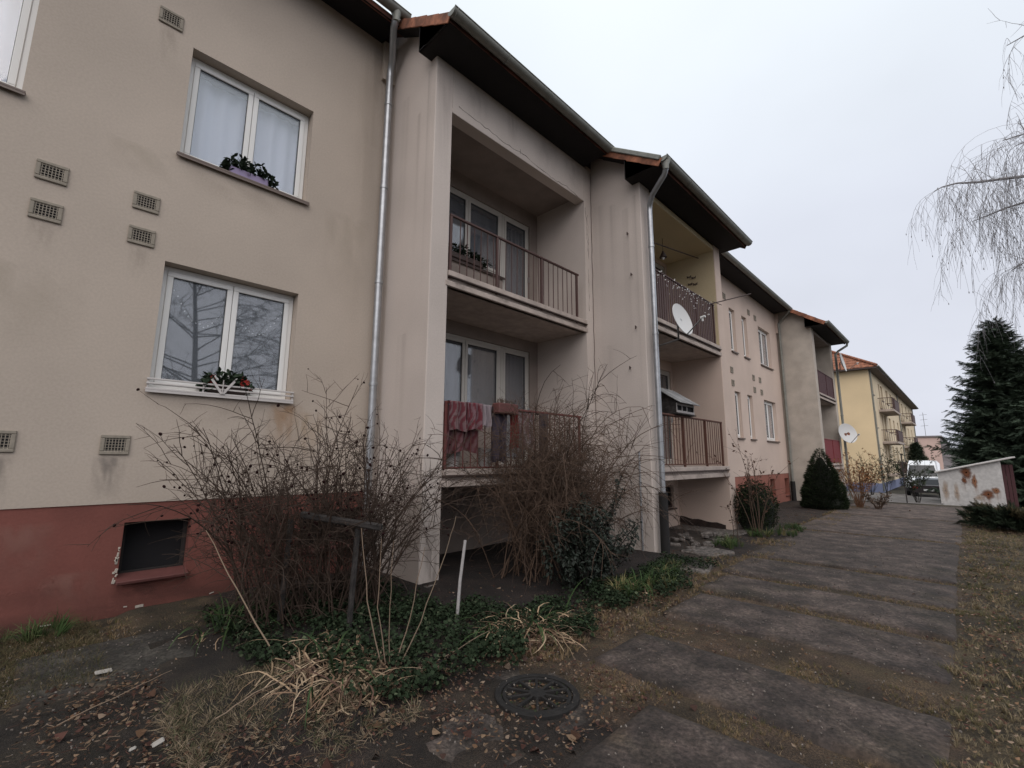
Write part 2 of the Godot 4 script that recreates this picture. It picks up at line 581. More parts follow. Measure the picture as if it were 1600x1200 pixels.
func eave(parent: Node, s0: float, s1: float, d0: float, wall_d: float, ysof: float, verge_near: float, verge_far: float, gm: Material, gs0: float, gs1: float) -> void:
	var yr := roof_y(d0)
	var rf := MB.new()
	var top := roof_y(11.5)
	var th := .09
	# sloping slab and its far half
	rf._out([P(-d0, yr, s0), P(-d0, yr, s1), P(-11.5, top, s1), P(-11.5, top, s0)], P(-11, 0, (s0 + s1) / 2))
	rf._out([P(-d0, yr - th, s0), P(-d0, yr - th, s1), P(-11.5, top - th, s1), P(-11.5, top - th, s0)], P(-5, 30, (s0 + s1) / 2))
	rf._out([P(-d0, yr - th, s0), P(-d0, yr - th, s1), P(-d0, yr, s1), P(-d0, yr, s0)], P(-11, 0, (s0 + s1) / 2))
	rf._out([P(-17.5, roof_y(5.5), s0), P(-17.5, roof_y(5.5), s1), P(-11.5, top, s1), P(-11.5, top, s0)], P(-11, 0, (s0 + s1) / 2))
	for e in [[s0, s1], [s1, s0]]:
		rf._out([P(-d0, yr - th, e[0]), P(-d0, yr, e[0]), P(-11.5, top, e[0]), P(-11.5, top - th, e[0])], P(-7, top, e[1]))
	obj("roof", rf, M.roof, parent)
	# horizontal boarded soffit, fascia
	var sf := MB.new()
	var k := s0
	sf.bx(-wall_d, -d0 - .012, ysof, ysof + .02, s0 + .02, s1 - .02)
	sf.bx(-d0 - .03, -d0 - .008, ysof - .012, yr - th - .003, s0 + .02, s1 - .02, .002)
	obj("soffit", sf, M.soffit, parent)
	# verge: barge board and a row of flanged tiles
	for vg in [[s0, verge_near, -1.0], [s1, verge_far, 1.0]]:
		if vg[1] <= d0: continue
		var bb := MB.new()
		var z: float = vg[0] + vg[2] * .012
		var zi: float = vg[0] - vg[2] * .012
		var dw := wall_d + .14
		var ye := roof_y(dw)
		var quad4 := [P(-d0 - .01, ysof, z), P(-dw, ysof, z), P(-dw, ye - th, z), P(-d0 - .01, yr - th, z)]
		bb._out(quad4, P(-wall_d, ysof, vg[0] - vg[2]))
		var q2 := []
		for p in quad4: q2.append(p + Vector3(0, 0, -(zi - z)))
		bb._out(q2, P(-wall_d, ysof, vg[0] + vg[2]))
		bb._out([quad4[0], quad4[1], q2[1], q2[0]], P(-wall_d, ysof + 2, vg[0]))
		bb.bx(-dw - .012, -dw, ysof, ye - th - .004, z, vg[0] - vg[2] * .26)
		bb.bx(-dw, -wall_d, ysof, ysof + .02, z, vg[0] - vg[2] * .26)
		bb.bar(P(-dw, roof_y(dw) - th - .014, vg[0] - vg[2] * .13), P(-vg[1] - .3, roof_y(vg[1] + .3) - th - .014, vg[0] - vg[2] * .13), .26, .02)
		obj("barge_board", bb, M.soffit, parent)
		var n := int(ceil((vg[1] - d0) / .30))
		var tm: Material = M.tile if vg[2] < 0 else M.tile_dark
		for i in n:
			var a: float = d0 - .03 + i * .30
			var b := minf(a + .34, vg[1] + .2)
			var t := MB.new()
			var up := Vector3(-1, .68, 0).normalized()
			var w := .02 + R(-.003, .003)
			var p0 := P(-a, roof_y(a) + .035 - i % 2 * .002, vg[0] + vg[2] * w)
			var p1 := P(-b, roof_y(b) + .018 + R(-.004, .004), vg[0] + vg[2] * w)
			t.bar(p0 + Vector3(0, -.075, 0), p1 + Vector3(0, -.075, 0), .018, .15, .004)
			t.bar(p0 + P(0, 0, -vg[2] * .1), p1 + P(0, 0, -vg[2] * .1), .2, .022, .006)
			obj("verge_tile", t, tm, parent)
	gutter(parent, P(-d0 + .079, ysof + .095, gs0), P(-d0 + .079, ysof + .08, gs1), gm)

func crack(parent: Node, pts: Array, w := .006) -> void:
	# a fine split in the render, slightly proud flakes along it
	var m := MB.new()
	var fine := []
	for i in pts.size() - 1:
		for k in 6:
			var p: Vector3 = pts[i].lerp(pts[i + 1], k / 6.0)
			fine.append(p + Vector3(0, R(-.015, .015), R(-.015, .015)))
	var rr := []
	for i in fine.size(): rr.append(w * R(.3, 1.0))
	m.tube(fine, rr, 4)
	obj("crack", m, M.crack, parent)

# triangular head of a cheek wall up to the roof slope
func cheek_head(h: Node3D, s0: float, s1: float, df: float, db: float, y0: float, m: Material) -> void:
	var b := MB.new()
	var c := P(-(df + db) / 2, y0 + .2, (s0 + s1) / 2)
	var a := []
	var e := []
	for q in [[df, y0], [db, y0], [db, roof_y(db) - .1], [df, roof_y(df) - .1]]:
		a.append(P(-q[0], q[1], s0))
		e.append(P(-q[0], q[1], s1))
	b._out(a, c)
	b._out(e, c)
	for i in 4: b._out([a[i], a[(i + 1) % 4], e[(i + 1) % 4], e[i]], c)
	obj("cheek_head", b, m, h)

# ---------- the two house sections
func loggia_unit(h: Node3D, x: float, s0: float, s1: float, floor_y: float, curt: Material, sash: Array) -> void:
	# window on a parapet and balcony door side by side in the loggia's back wall
	window(h, "window", x, s0, s1 - .82, floor_y + .93, floor_y + 2.36, {"deep": .03, "frame": M.pvc_old, "sashes": sash, "glazing": [.014, .018, .034, .038], "sill": M.brown, "sill_out": .04, "curtain": curt})
	var d := window(h, "balcony_door", x, s1 - .82, s1, floor_y + .02, floor_y + 2.36, {"deep": .03, "frame": M.pvc_old, "sashes": [1.0], "glazing": [.014, .018, .034, .038], "curtain": curt})
	var hd := MB.new()
	hd.bx(x - .02, x + .015, floor_y + 1.05, floor_y + 1.17, s1 - .05, s1 - .03, .004)
	obj("handle", hd, M.zinc_pipe, d)

func loggia_slab(h: Node3D, x: float, xb: float, s0: float, s1: float, fy: float) -> void:
	var m := MB.new()
	m.bx(xb - .02, x - .03, fy - .25, fy - .06, s0, s1)          # the plate
	m.bx(x - .1, x + .012, fy - .25, fy - .165, s0 - .04, s1 + .03, .008)  # lower lip
	m.bx(xb, x + .02, fy - .09, fy - .01, s0, s1, .006)   # screed and drip edge
	obj("loggia_floor", m, M.slab, h)
	var d := MB.new()
	d.bx(x - .06, x + .03, fy - .108, fy - .092, s0, s1, .002)
	obj("drip_edge", d, M.brown, h)

func house_a() -> void:
	var h := thing("apartment_house", "beige rendered house section with red plinth, two lit casement columns and a grey loggia bay", "apartment house", P(-6.37, 0, 0))
	h.set_meta("label", "near tan rendered house section with dark red plinth and one tall loggia bay")
	var X := -6.37
	var win := [[.757, 2.257], [-2.05, -.55], [-4.85, -3.35]]
	var holes := []
	for w in win:
		holes.append([w[0], w[1], 5.22, 6.68])
		holes.append([w[0], w[1], 2.37, 3.85])
	var m := MB.new()
	wall_x(m, X, .36, -6.5, 3.54, 1.13, 8.64, holes)
	obj("wall", m, M.wall_a, h)
	m = MB.new()
	var ph := [[.71, 1.30, .37, .93], [2.52, 3.42, .42, .90], [-2.0, -1.4, .37, .93]]
	wall_x(m, X - .012, .4, -6.5, 3.54, -.4, 1.128, ph)
	obj("plinth", m, M.plinth_a, h)
	for p in ph:
		var c := node("cellar_window", h)
		var q := MB.new()
		ring(q, X - .2, X - .16, p[0], p[1], p[2], p[3], .04)
		obj("frame", q, M.black_wood, c)
		q = MB.new()
		q.bx(X - .3, X - .28, p[2], p[3], p[0], p[1])
		obj("pane", q, M.void, c)
		q = MB.new()
		q.obox(P(X - .03, p[2] - .012, (p[0] + p[1]) / 2), Vector3(.11, .018, (p[1] - p[0]) / 2 + .012), Basis(Vector3(0, 0, 1), -.22), .006)
		obj("sill", q, M.sill_red, c)
	# flaked edge beside the first cellar window
	var fl := MB.new()
	for i in 12:
		var p := P(X - .008, R(.34, .72), .705 - R(0, .03))
		fl.obox(p, Vector3(.006, R(.008, .03), R(.004, .014)), Basis(Vector3(1, 0, 0), R(-.6, .6)), .003)
	for i in 5:
		var p := P(X - .008, R(.02, .09), R(.0, 1.9))
		fl.obox(p, Vector3(.005, R(.006, .018), R(.01, .05)), Basis(Vector3(1, 0, 0), R(-.3, .3)), .003)
	tag(obj("flaked_render", fl, M.wall_low, h), "pale patches where the red paint has flaked", "", "", "stuff")
	for i in win.size():
		var a: Array = win[i]
		window(h, "window", X, a[0], a[1], 5.22, 6.68, {"sill": M.sill, "curtain": M.curtain})
		var o := {"sill": M.sill_white, "glazing": [.012, .016, .026, .03, .04, .044]}
		if i > 0: o.curtain = M.curtain_grey
		var lw := window(h, "window", X, a[0], a[1], 2.37, 3.85, o)
		if i == 0:
			# white guard along the sill with a fan of three slats
			var gd := MB.new()
			for y in [2.405, 2.455]: gd.bx(X + .035, X + .05, y, y + .02, a[0] - .03, a[1] + .03, .003)
			for z in [a[0] - .02, a[0] + .5, a[1] + .01]: gd.bx(X + .02, X + .034, 2.345, 2.475, z, z + .014)
			for k in [-1, 0, 1]:
				gd.bar(P(X + .058, 2.36, 1.455 + k * .006), P(X + .058, 2.53, 1.455 + k * .12), .008, .028, .002)
			obj("sill_guard", gd, M.sill_white, lw)
			# string of small lamps inside the pane
			var lm := MB.new()
			for i2 in 30:
				var t := i2 / 29.0
				var z := lerpf(a[0] + .15, a[1] - .12, t)
				var y := 3.62 - .38 * absf(sin(t * PI * 2.0)) - R(0, .05)
				lm.obox(P(X - .24, y, z), Vector3(.006, .007, .007), Basis(), .003)
			tag(obj("fairy_light", lm, M.pvc, lw), "", "", "", "stuff")
	for v in [[.51, 6.895], [-.245, 4.475], [-.24, 4.055], [.52, 4.47], [.52, 4.06], [.545, 1.735], [-.29, 1.75], [-1.3, 4.47], [-1.3, 4.05]]:
		vent(h, X, v[0], v[1])
	# rust run under the far end of the lower sill, grime under the grilles and along the foot
	stain(h, X + .004, 1.98, 2.46, 1.62, 2.33, Color(.42, .20, .05), .5)
	stain(h, X + .004, 2.3, 2.75, 1.5, 2.25, Color(.48, .30, .12), .32)
	stain(h, X + .004, .38, .66, 1.16, 1.62, Color(.13, .125, .12), .55)
	stain(h, X + .004, -.4, -.15, 1.14, 1.62, Color(.15, .14, .13), .45)
	for q in [[-.36, -.12, 3.6, 3.93], [.42, .62, 3.55, 3.93], [.4, .62, 6.2, 6.78], [.7, 2.3, 4.75, 5.17], [.72, 2.3, 1.95, 2.31], [2.9, 3.5, 3.0, 8.3], [3.0, 3.5, 6.6, 8.55], [-2.1, -.5, 4.8, 5.16]]:
		stain(h, X + .005 + q[0] * .0002, q[0], q[1], q[2], q[3], Color(.2, .17, .14), .2)
	for q in [[-.9, .2, 2.6, 3.5], [.1, .75, 4.75, 5.15], [2.45, 3.3, 4.1, 5.3], [-.6, .55, 7.2, 8.1]]:
		stain(h, X + .0045 + q[0] * .0002, q[0], q[1], q[2], q[3], Color(.52, .46, .38), .35)
	for q in [[-.3, .25, .35, 1.0], [.1, .6, .1, .5], [1.35, 1.75, .3, .9], [-1.2, -.5, .2, .8]]:
		stain(h, X - .0045, q[0], q[1], q[2], q[3], Color(.33, .17, .14), .6)
	crack(h, [P(X + .001, 2.3, 2.3), P(X + .001, 1.9, 2.42), P(X + .001, 1.3, 2.4)], .003)

	stain(h, X - .004, -3.5, 1.4, -.05, .42, Color(.06, .045, .038), .7, false)
	stain(h, X - .0035, .6, 3.4, -.05, .36, Color(.06, .045, .038), .7, false)
	stain(h, X - .004, .66, 1.35, .05, .33, Color(.09, .05, .042), .5)
	# bay: near cheek, column, back wall, lintel
	var XF := -5.08
	m = MB.new()
	m.bx(-6.40, XF, -.3, 7.68, 3.52, 3.84, .012)
	obj("bay_cheek", m, M.wall_bay, h)
	m = MB.new()
	var back := []
	for fy in [1.47, 4.32]:
		back.append([4.35, 6.2, fy + .93, fy + 2.36])
		back.append([6.2, 7.02, fy + .02, fy + 2.36])
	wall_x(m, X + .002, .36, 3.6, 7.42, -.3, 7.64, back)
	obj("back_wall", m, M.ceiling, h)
	m = MB.new()
	m.bx(-6.38, XF + .001, -.3, 7.645, 7.27, 7.565, .0)
	obj("party_wall", m, M.wall_bay, h)
	m = MB.new()
	m.bx(XF - .22, XF - .001, 6.87, 7.67, 3.835, 7.275, .006)
	obj("lintel", m, M.wall_bay, h)
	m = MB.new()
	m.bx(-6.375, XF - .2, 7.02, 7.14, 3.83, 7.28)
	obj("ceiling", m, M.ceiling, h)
	for fy in [1.47, 4.32]:
		loggia_slab(h, XF, X, 3.84, 7.275, fy)
		loggia_unit(h, X + .002, 4.35, 7.02, fy, M.curtain_dark if fy > 2 else M.curtain_grey, [1.0, 1.0])
	railing(h, XF - .015, 3.86, 7.02, 4.27, 5.205, [3.88, 4.83, 5.93, 6.98], .139, M.rail)
	railing(h, XF - .015, 3.86, 7.02, 1.47, 2.40, [3.88, 4.87, 5.93, 6.98], .139, M.rail_red)
	# footing under the column
	m = MB.new()
	m.obox(P(-5.03, .0, 3.7), Vector3(.09, .04, .2), Basis(Vector3.UP, .2), .02)
	m.obox(P(-4.98, .0, 3.98), Vector3(.12, .04, .14), Basis(Vector3.UP, -.3), .02)
	obj("footing", m, M.rubble, h)
	crack(h, [P(XF + .001, 7.05, 3.95), P(XF + .001, 7.0, 4.5), P(XF + .001, 6.96, 5.0), P(XF + .001, 6.98, 5.5), P(XF + .001, 6.9, 6.2), P(XF + .001, 6.93, 6.7), P(XF + .001, 6.88, 7.2)], .005)
	crack(h, [P(XF + .001, 6.95, 5.35), P(XF + .001, 7.06, 5.37)], .004)
	for c in [[7.19, 6.75, 6.0], [7.25, 6.6, 5.55], [7.23, 6.2, 5.75], [7.24, 5.4, 4.45]]:
		crack(h, [P(XF + .001, c[1], c[0] + .12), P(XF + .001, (c[1] + c[2]) / 2, c[0] + .15), P(XF + .001, c[2], c[0] + .13)], .005)
	# weather runs on the bay: column, lintel, slab edges and the near cheek
	var grime := Color(.15, .125, .11)
	stain(h, XF + .002, 3.55, 3.83, 5.4, 7.5, grime, .18)
	stain(h, XF + .002, 3.54, 3.84, .0, .9, grime, .6, false)
	for q in [[4.1, 4.6], [5.0, 5.3], [5.7, 6.5], [6.6, 7.2]]:
		stain(h, XF + .0025, q[0], q[1], 6.9, 7.62, grime, .22)
	for q in [[3.9, 4.2], [4.8, 5.2], [5.9, 6.3], [6.7, 7.2]]:
		for fy in [1.47, 4.32]: stain(h, XF + .0145, q[0], q[1], fy - .245, fy - .11, grime, .7)
	for q in [[-5.9, 7.4, .12, 3.2, .22], [-5.5, 6.9, .1, 2.6, .25], [-5.25, 7.5, .06, 4.0, .3], [-5.7, 3.4, .16, 2.0, .2], [-5.3, 1.0, .2, .95, .35]]:
		rust_run(h, q[0], q[1], q[2], q[3], 3.516, grime * .66, q[4] * .5)
	# cable down the joint of the two bays
	m = MB.new()
	var cb := []
	for i in 30: cb.append(P(XF + .012 + .004 * sin(i * 1.7), 7.6 - i * .19, 7.50 + .006 * sin(i * 2.3)))
	m.tube(cb, [.006], 4)
	obj("cable", m, M.brown, h)
	# eaves
	eave(h, -6.5, 3.30, 5.80, 6.37, 8.60, 0, 0, M.zinc, -6.5, 3.38)
	cheek_head(h, 3.521, 3.839, 5.085, 6.36, 7.67, M.wall_bay)
	eave(h, 3.30, 7.28, 4.50, 5.08, 7.645, 5.75, 0, M.zinc, 3.27, 7.32)
	m = MB.new()
	m.bx(-6.42, -6.3, 7.9, 8.62, 3.3, 7.5)
	obj("upper_wall", m, M.wall_a, h)
	pipe(h, "downpipe", [P(-5.74, 8.62, 3.17), P(-5.75, 8.52, 3.17), P(-5.82, 8.42, 3.18), P(-6.14, 8.15, 3.36), P(-6.22, 8.02, 3.38), P(-6.23, 7.9, 3.38), P(-6.23, .02, 3.38)], .056, M.zinc_pipe, [7.4, 5.9, 4.3, 2.7])
	m = MB.new()
	m.tube([P(-5.74, 8.68, 3.17), P(-5.74, 8.56, 3.17), P(-5.74, 8.47, 3.17)], [.105, .06, .05], 14)
	obj("outlet_funnel", m, M.zinc, h)
	# closed shell behind: room partition, floors, gable, rear
	m = MB.new()
	m.bx(-9.2, -9.0, -.3, 8.6, -6.5, 7.4)
	for y in [1.2, 4.05, 8.45]: m.bx(-16.5, -6.72, y, y + .2, -6.5, 7.4)
	m.bx(-16.7, -16.5, -.3, 8.9, -6.5, 7.4)
	m.bx(-16.7, -6.4, -.3, 9.0, -6.7, -6.5)
	for z in [-2.7, .2, 2.9]: m.bx(-9.0, -6.72, 1.4, 8.5, z, z + .1)
	obj("inner_wall", m, M.room, h)

func house_b() -> void:
	var h := thing("apartment_house", "far pinkish rendered house section with brick-red plinth, stepped out, one loggia bay at each end", "apartment house", P(-5.22, 0, 16))
	var X := -5.22
	var XF := -3.97
	var cols := [[15.78, 16.32, true], [17.02, 17.54, true], [18.85, 20.33, false]]
	var holes := []
	for c in cols:
		holes.append([c[0], c[1], 5.2, 6.71])
		holes.append([c[0], c[1], 2.31, 3.84])
	var m := MB.new()
	wall_x(m, X, .36, 11.5, 21.5, 1.07, 7.74, holes)
	obj("wall", m, M.wall_b, h)
	m = MB.new()
	var ph := [[13.2, 13.8, .27, .9], [18.86, 19.42, .25, .9], [20.72, 21.3, .22, .88]]
	wall_x(m, X - .012, .4, 11.5, 21.5, -.6, 1.068, ph)
	obj("plinth", m, M.plinth_b, h)
	for p in ph:
		var c := node("cellar_window", h)
		var q := MB.new()
		ring(q, X - .2, X - .16, p[0], p[1], p[2], p[3], .04)
		obj("frame", q, M.brown, c)
		q = MB.new()
		q.bx(X - .24, X - .22, p[2], p[3], p[0], p[1])
		obj("pane", q, M.plinth_a, c)
		q = MB.new()
		q.bx(X - .1, X + .04, p[2] - .03, p[2] - .005, p[0] - .02, p[1] + .02, .005)
		obj("sill", q, M.sill_red, c)
	for c in cols:
		var o := {"sill": M.sill, "sashes": [1.0] if c[2] else [1.0, 1.0], "curtain": M.curtain, "deep": .1 if c[2] else .12}
		window(h, "window", X, c[0], c[1], 5.2, 6.71, o)
		window(h, "window", X, c[0], c[1], 2.31, 3.84, o)
	for v in [[15.63, 4.52], [15.66, 4.09], [17.82, 4.54], [17.85, 4.1], [18.55, 4.54], [18.65, 4.09], [17.83, 7.0], [18.55, 6.95], [15.4, 7.0]]:
		vent(h, X, v[0], v[1])
	# both bays: [first s, end s, face x, ochre top loggia]
	for bay in [[7.55, 11.6, -3.97, true], [21.4, 25.35, -3.97, false]]:
		var a: float = bay[0]
		var e: float = bay[1]
		var F: float = bay[2]
		m = MB.new()
		m.bx(-5.3 if not bay[3] else -5.09, F, -.6, 6.94, a, a + .39, .012)
		obj("bay_cheek", m, M.wall_bay if bay[3] else M.wall_low, h)
		if bay[3]:
			m = MB.new()
			m.bx(-6.3, -5.1, -.5, 7.64, 7.568, 7.9)
			obj("step_wall", m, M.wall_bay, h)
		m = MB.new()
		m.bx(-5.3, F, -.6, 6.935, e - .36, e, .012)
		obj("bay_cheek", m, M.wall_b if bay[3] else M.wall_low, h)
		m = MB.new()
		var back := []
		for fy in [1.47, 4.32]:
			back.append([a + .9, a + 2.8, fy + .93, fy + 2.36])
			back.append([a + 2.8, a + 3.6, fy + .02, fy + 2.36])
		if bay[3]: back.append([a + 2.75, a + 3.45, .45, .98])
		wall_x(m, X + .002, .36, a + .3, e - .1, -.6, 6.93, back)
		obj("back_wall", m, M.wall_b, h)
		if bay[3]:
			# ochre paint on the upper loggia's inside
			m = MB.new()
			m.bx(X + .006, F - .02, 4.3, 6.78, e - .368, e - .362)
			obj("ochre_paint", m, M.wall_ochre, h)
			m = MB.new()
			m.bx(X + .006, F - .02, 4.3, 6.78, a + .392, a + .398)
			obj("ochre_paint", m, M.wall_ochre, h)
			m = MB.new()
			m.bx(X + .003, F - .01, 6.78, 6.9, a + .38, e - .35)
			obj("ceiling", m, M.wall_ochre, h)
		else:
			m = MB.new()
			m.bx(X + .003, F - .01, 6.78, 6.9, a + .38, e - .35)
			obj("ceiling", m, M.ceiling, h)
		for fy in [1.47, 4.32]:
			loggia_slab(h, F, X, a + .39, e - .36, fy)
			loggia_unit(h, X + .002, a + .9, a + 3.6, fy, M.curtain_grey, [1.0, 1.0])
		if bay[3]:
			railing(h, F - .015, a + .43, e - .62, 4.3, 5.31, [a + .45, a + 2.4, e - .64], .098, M.rail, .062)
			railing(h, F - .015, a + .43, e - .62, 1.5, 2.47, [a + .45, a + 1.4, a + 2.5, e - .64], .118, M.rail_rust)
		else:
			railing(h, F - .015, a + .43, e - .5, 4.3, 5.25, [a + .45, a + 2.0, e - .52], .14, M.maroon, .125)
			railing(h, F - .015, a + .43, e - .5, 1.5, 2.45, [a + .45, a + 2.0, e - .52], .17, M.red_panel, .165)
		# barge, roof
	cheek_head(h, 7.551, 7.939, 3.975, 5.085, 6.93, M.wall_bay)
	cheek_head(h, 11.241, 11.599, 3.975, 5.23, 6.93, M.wall_b)
	cheek_head(h, 21.401, 21.789, 3.975, 5.23, 6.93, M.wall_low)
	cheek_head(h, 24.991, 25.349, 3.975, 5.23, 6.93, M.wall_low)
	eave(h, 7.28, 11.85, 3.42, 3.97, 6.925, 4.45, 4.6, M.zinc, 7.26, 11.9)
	eave(h, 11.85, 21.12, 4.66, 5.22, 7.715, 0, 0, M.zinc, 11.85, 21.16)
	eave(h, 21.12, 25.55, 3.46, 3.97, 6.925, 4.6, 4.6, M.zinc, 21.1, 25.6)
	# zinc trim along the near verge over the big bay
	m = MB.new()
	m.bar(P(-3.38, roof_y(3.38) + .045, 7.245), P(-4.55, roof_y(4.55) + .045, 7.245), .05, .09, .012)
	obj("verge_trim", m, M.zinc, h)
	m = MB.new()
	m.bx(-5.24, -5.1, 6.9, 7.74, 7.4, 11.7)
	m.bx(-5.24, -5.1, 6.9, 7.74, 21.3, 25.4)
	obj("upper_wall", m, M.wall_b, h)
	pipe(h, "downpipe", [P(-3.34, 6.93, 7.36), P(-3.345, 6.84, 7.38), P(-3.40, 6.76, 7.42), P(-3.72, 6.56, 7.56), P(-3.83, 6.45, 7.66), P(-3.85, 6.32, 7.68), P(-3.855, .96, 7.70)], .05, M.zinc_pipe, [5.6, 3.9, 2.2])
	pipe(h, "drain_sleeve", [P(-3.855, 1.04, 7.70), P(-3.855, .98, 7.70), P(-3.855, .96, 7.70), P(-3.855, -.1, 7.70)], .078, M.iron_sleeve)
	m = MB.new()
	m.tube([P(-3.34, 7.0, 7.36), P(-3.34, 6.9, 7.36), P(-3.34, 6.82, 7.375)], [.1, .062, .052], 14)
	obj("outlet_funnel", m, M.zinc, h)
	pipe(h, "conduit", [P(-4.19, 1.75, 7.535), P(-4.19, .02, 7.535)], .018, M.zinc_pipe, [1.2])
	pipe(h, "downpipe", [P(-4.6, 7.74, 21.05), P(-4.62, 7.66, 21.06), P(-4.98, 7.42, 21.3), P(-5.1, 7.3, 21.33), P(-5.1, .7, 21.33)], .05, M.zinc, [6.0, 4.4, 2.6])
	pipe(h, "drain_sleeve", [P(-5.1, .75, 21.33), P(-5.1, -.5, 21.33)], .085, M.iron_sleeve)
	pipe(h, "downpipe", [P(-3.38, 6.94, 25.55), P(-3.4, 6.82, 25.55), P(-3.75, 6.6, 25.5), P(-3.86, 6.45, 25.46), P(-3.86, -.3, 25.46)], .05, M.zinc, [5.4, 3.6])
	# hooks left in the cheek render, drip marks
	m = MB.new()
	for q in [[-4.25, 5.95], [-4.2, 5.1], [-4.15, 4.05], [-4.3, 3.3]]:
		m.rod(P(q[0], q[1], 7.55), P(q[0] + .01, q[1] + .01, 7.48), .008)
		m.obox(P(q[0] + .01, q[1] - .02, 7.49), Vector3(.01, .03, .01), Basis(), .003)
	obj("wall_hook", m, M.brown, h)
	for q in [[-4.9, 6.8, .14, 3.5, .28], [-4.6, 6.7, .1, 2.4, .3], [-4.3, 6.5, .08, 3.8, .3], [-4.1, 6.7, .06, 5.0, .35], [-4.75, 3.8, .18, 2.2, .22], [-4.5, 1.5, .3, 1.4, .4]]:
		rust_run(h, q[0], q[1], q[2], q[3], 7.546, Color(.1, .085, .075), q[4] * .5)
	for q in [[8.2, 8.6], [9.3, 9.8], [10.5, 11.1]]:
		for fy in [1.47, 4.32]: stain(h, XF + .0145, q[0], q[1], fy - .245, fy - .11, Color(.15, .125, .11), .6)
	# undercroft: cellar window, damp foot, floor plate
	var c := node("cellar_window", h)
	m = MB.new()
	ring(m, X - .1, X - .06, 10.3, 11.0, .45, .98, .05)
	obj("frame", m, M.brown, c)
	m = MB.new()
	m.bx(X - .12, X - .1, .45, .98, 10.3, 11.0)
	obj("pane", m, M.void, c)
	m = MB.new()
	m.bx(X - .05, X + .06, .41, .445, 10.27, 11.03, .006)
	obj("sill", m, M.brown, c)
	m = MB.new()
	var g := []
	for i in 2:
		var row := []
		for j in 25:
			var t := j / 24.0
			row.append(P(lerpf(X + .01, -4.12, t), -.1 if i == 0 else .23 - .1 * t + sin(t * 17.0) * .012 + R(-.004, .004), 11.235))
		g.append(row)
	m.sheet(g)
	obj("damp_stain", m, M.damp, h)
	m = MB.new()
	m.bx(-5.2, -3.62, -.3, .03, 10.6, 11.9, .02)
	obj("undercroft_plate", m, M.rubble, h)
	# closed shell
	m = MB.new()
	m.bx(-8.2, -8.0, -.6, 7.7, 7.57, 25.3)
	for y in [1.2, 4.05, 7.62]: m.bx(-16.5, -5.58, y, y + .2, 7.91, 25.3)
	m.bx(-16.7, -16.5, -.6, 8.9, 7.57, 25.3)
	m.bx(-16.7, -5.2, -.6, 8.5, 25.1, 25.34)
	for z in [12.5, 16.7, 18.2, 20.9]: m.bx(-8.0, -5.58, 1.4, 7.6, z, z + .1)
	obj("inner_wall", m, M.room, h)
	# butterflies and lamp in the ochre loggia
	for q in [[-4.62, 6.25], [-4.5, 6.2], [-4.6, 6.05], [-4.47, 6.02]]:
		var b := MB.new()
		var o := P(q[0], q[1], 11.22)
		b.tri(o, o + Vector3(-.06, .05, .01), o + Vector3(-.05, -.03, .012))
		b.tri(o, o + Vector3(.05, -.03, .012), o + Vector3(.06, .05, .01))
		b.obox(o, Vector3(.006, .03, .006), Basis(), .002)
		var bo := obj("wall_butterfly", b, M.brown, self)
		tag(bo, "small dark butterfly ornament on the ochre loggia wall", "wall ornament", "butterfly ornaments")
	var lm := thing("pendant_lamp", "small unlit pendant lamp under the ochre loggia ceiling", "lamp", P(-4.6, 6.3, 9.75))
	m = MB.new()
	m.rod(P(-4.6, 6.78, 9.75), P(-4.6, 6.42, 9.75), .006)
	obj("cord", m, M.brown, lm)
	m = MB.new()
	m.tube([P(-4.6, 6.46, 9.75), P(-4.6, 6.42, 9.75), P(-4.6, 6.3, 9.75)], [.02, .03, .09], 12)
	obj("shade", m, M.brown, lm)
	m = MB.new()
	m.tube([P(-4.6, 6.34, 9.75), P(-4.6, 6.31, 9.75), P(-4.6, 6.27, 9.75), P(-4.6, 6.25, 9.75)], [.02, .035, .03, .01], 10)
	obj("bulb", m, M.pvc, lm)
	m = MB.new()
	m.rod(P(-4.5, 6.2, 7.95), P(-4.35, 6.68, 11.2), .014)
	tag(obj("curtain_rod", m, M.brown), "dark rod strung across the ochre loggia below its ceiling", "rod")

# ---------- loose objects
func leaf_mesh(len: float, wid: float, fold := .25, m: Material = null) -> ArrayMesh:
	var b := MB.new()
	var pts := [[0.0, 0.0], [.22, .32], [.5, .5], [.78, .3], [1.0, 0.0]]
	for k in pts.size() - 1:
		for sg in [-1.0, 1.0]:
			var a: Array = pts[k]
			var d: Array = pts[k + 1]
			var p0 := Vector3(0, 0, a[0] * len)
			var p1 := Vector3(0, -.12 * len * d[0] * d[0], d[0] * len)
			p0.y = -.12 * len * a[0] * a[0]
			var q0 := p0 + Vector3(sg * a[1] * wid, a[1] * wid * fold, 0)
			var q1 := p1 + Vector3(sg * d[1] * wid, d[1] * wid * fold, 0)
			if sg > 0: b.quad(p0, p1, q1, q0)
			else: b.quad(p0, q0, q1, p1)
	return b.mesh(m if m else M.leafy)

func blade_mesh(count: int, h: float, spread: float, w: float, m: Material) -> ArrayMesh:
	var b := MB.new()
	for i in count:
		var a := R(0, TAU)
		var o := Vector3(cos(a), 0, sin(a)) * R(0, spread * .3)
		var out := Vector3(cos(a + R(-.6, .6)), 0, sin(a + R(-.6, .6)))
		var side := Vector3(-out.z, 0, out.x) * w
		var hh := h * R(.55, 1.1)
		var lean := spread * R(.3, 1.0)
		var p0 := o
		var p1 := o + out * lean * .35 + Vector3(0, hh * .6, 0)
		var p2 := o + out * lean + Vector3(0, hh * R(.7, 1.0), 0)
		b.quad(p0 - side, p0 + side, p1 + side * .7, p1 - side * .7)
		b.tri(p1 - side * .7, p1 + side * .7, p2)
	return b.mesh(m)

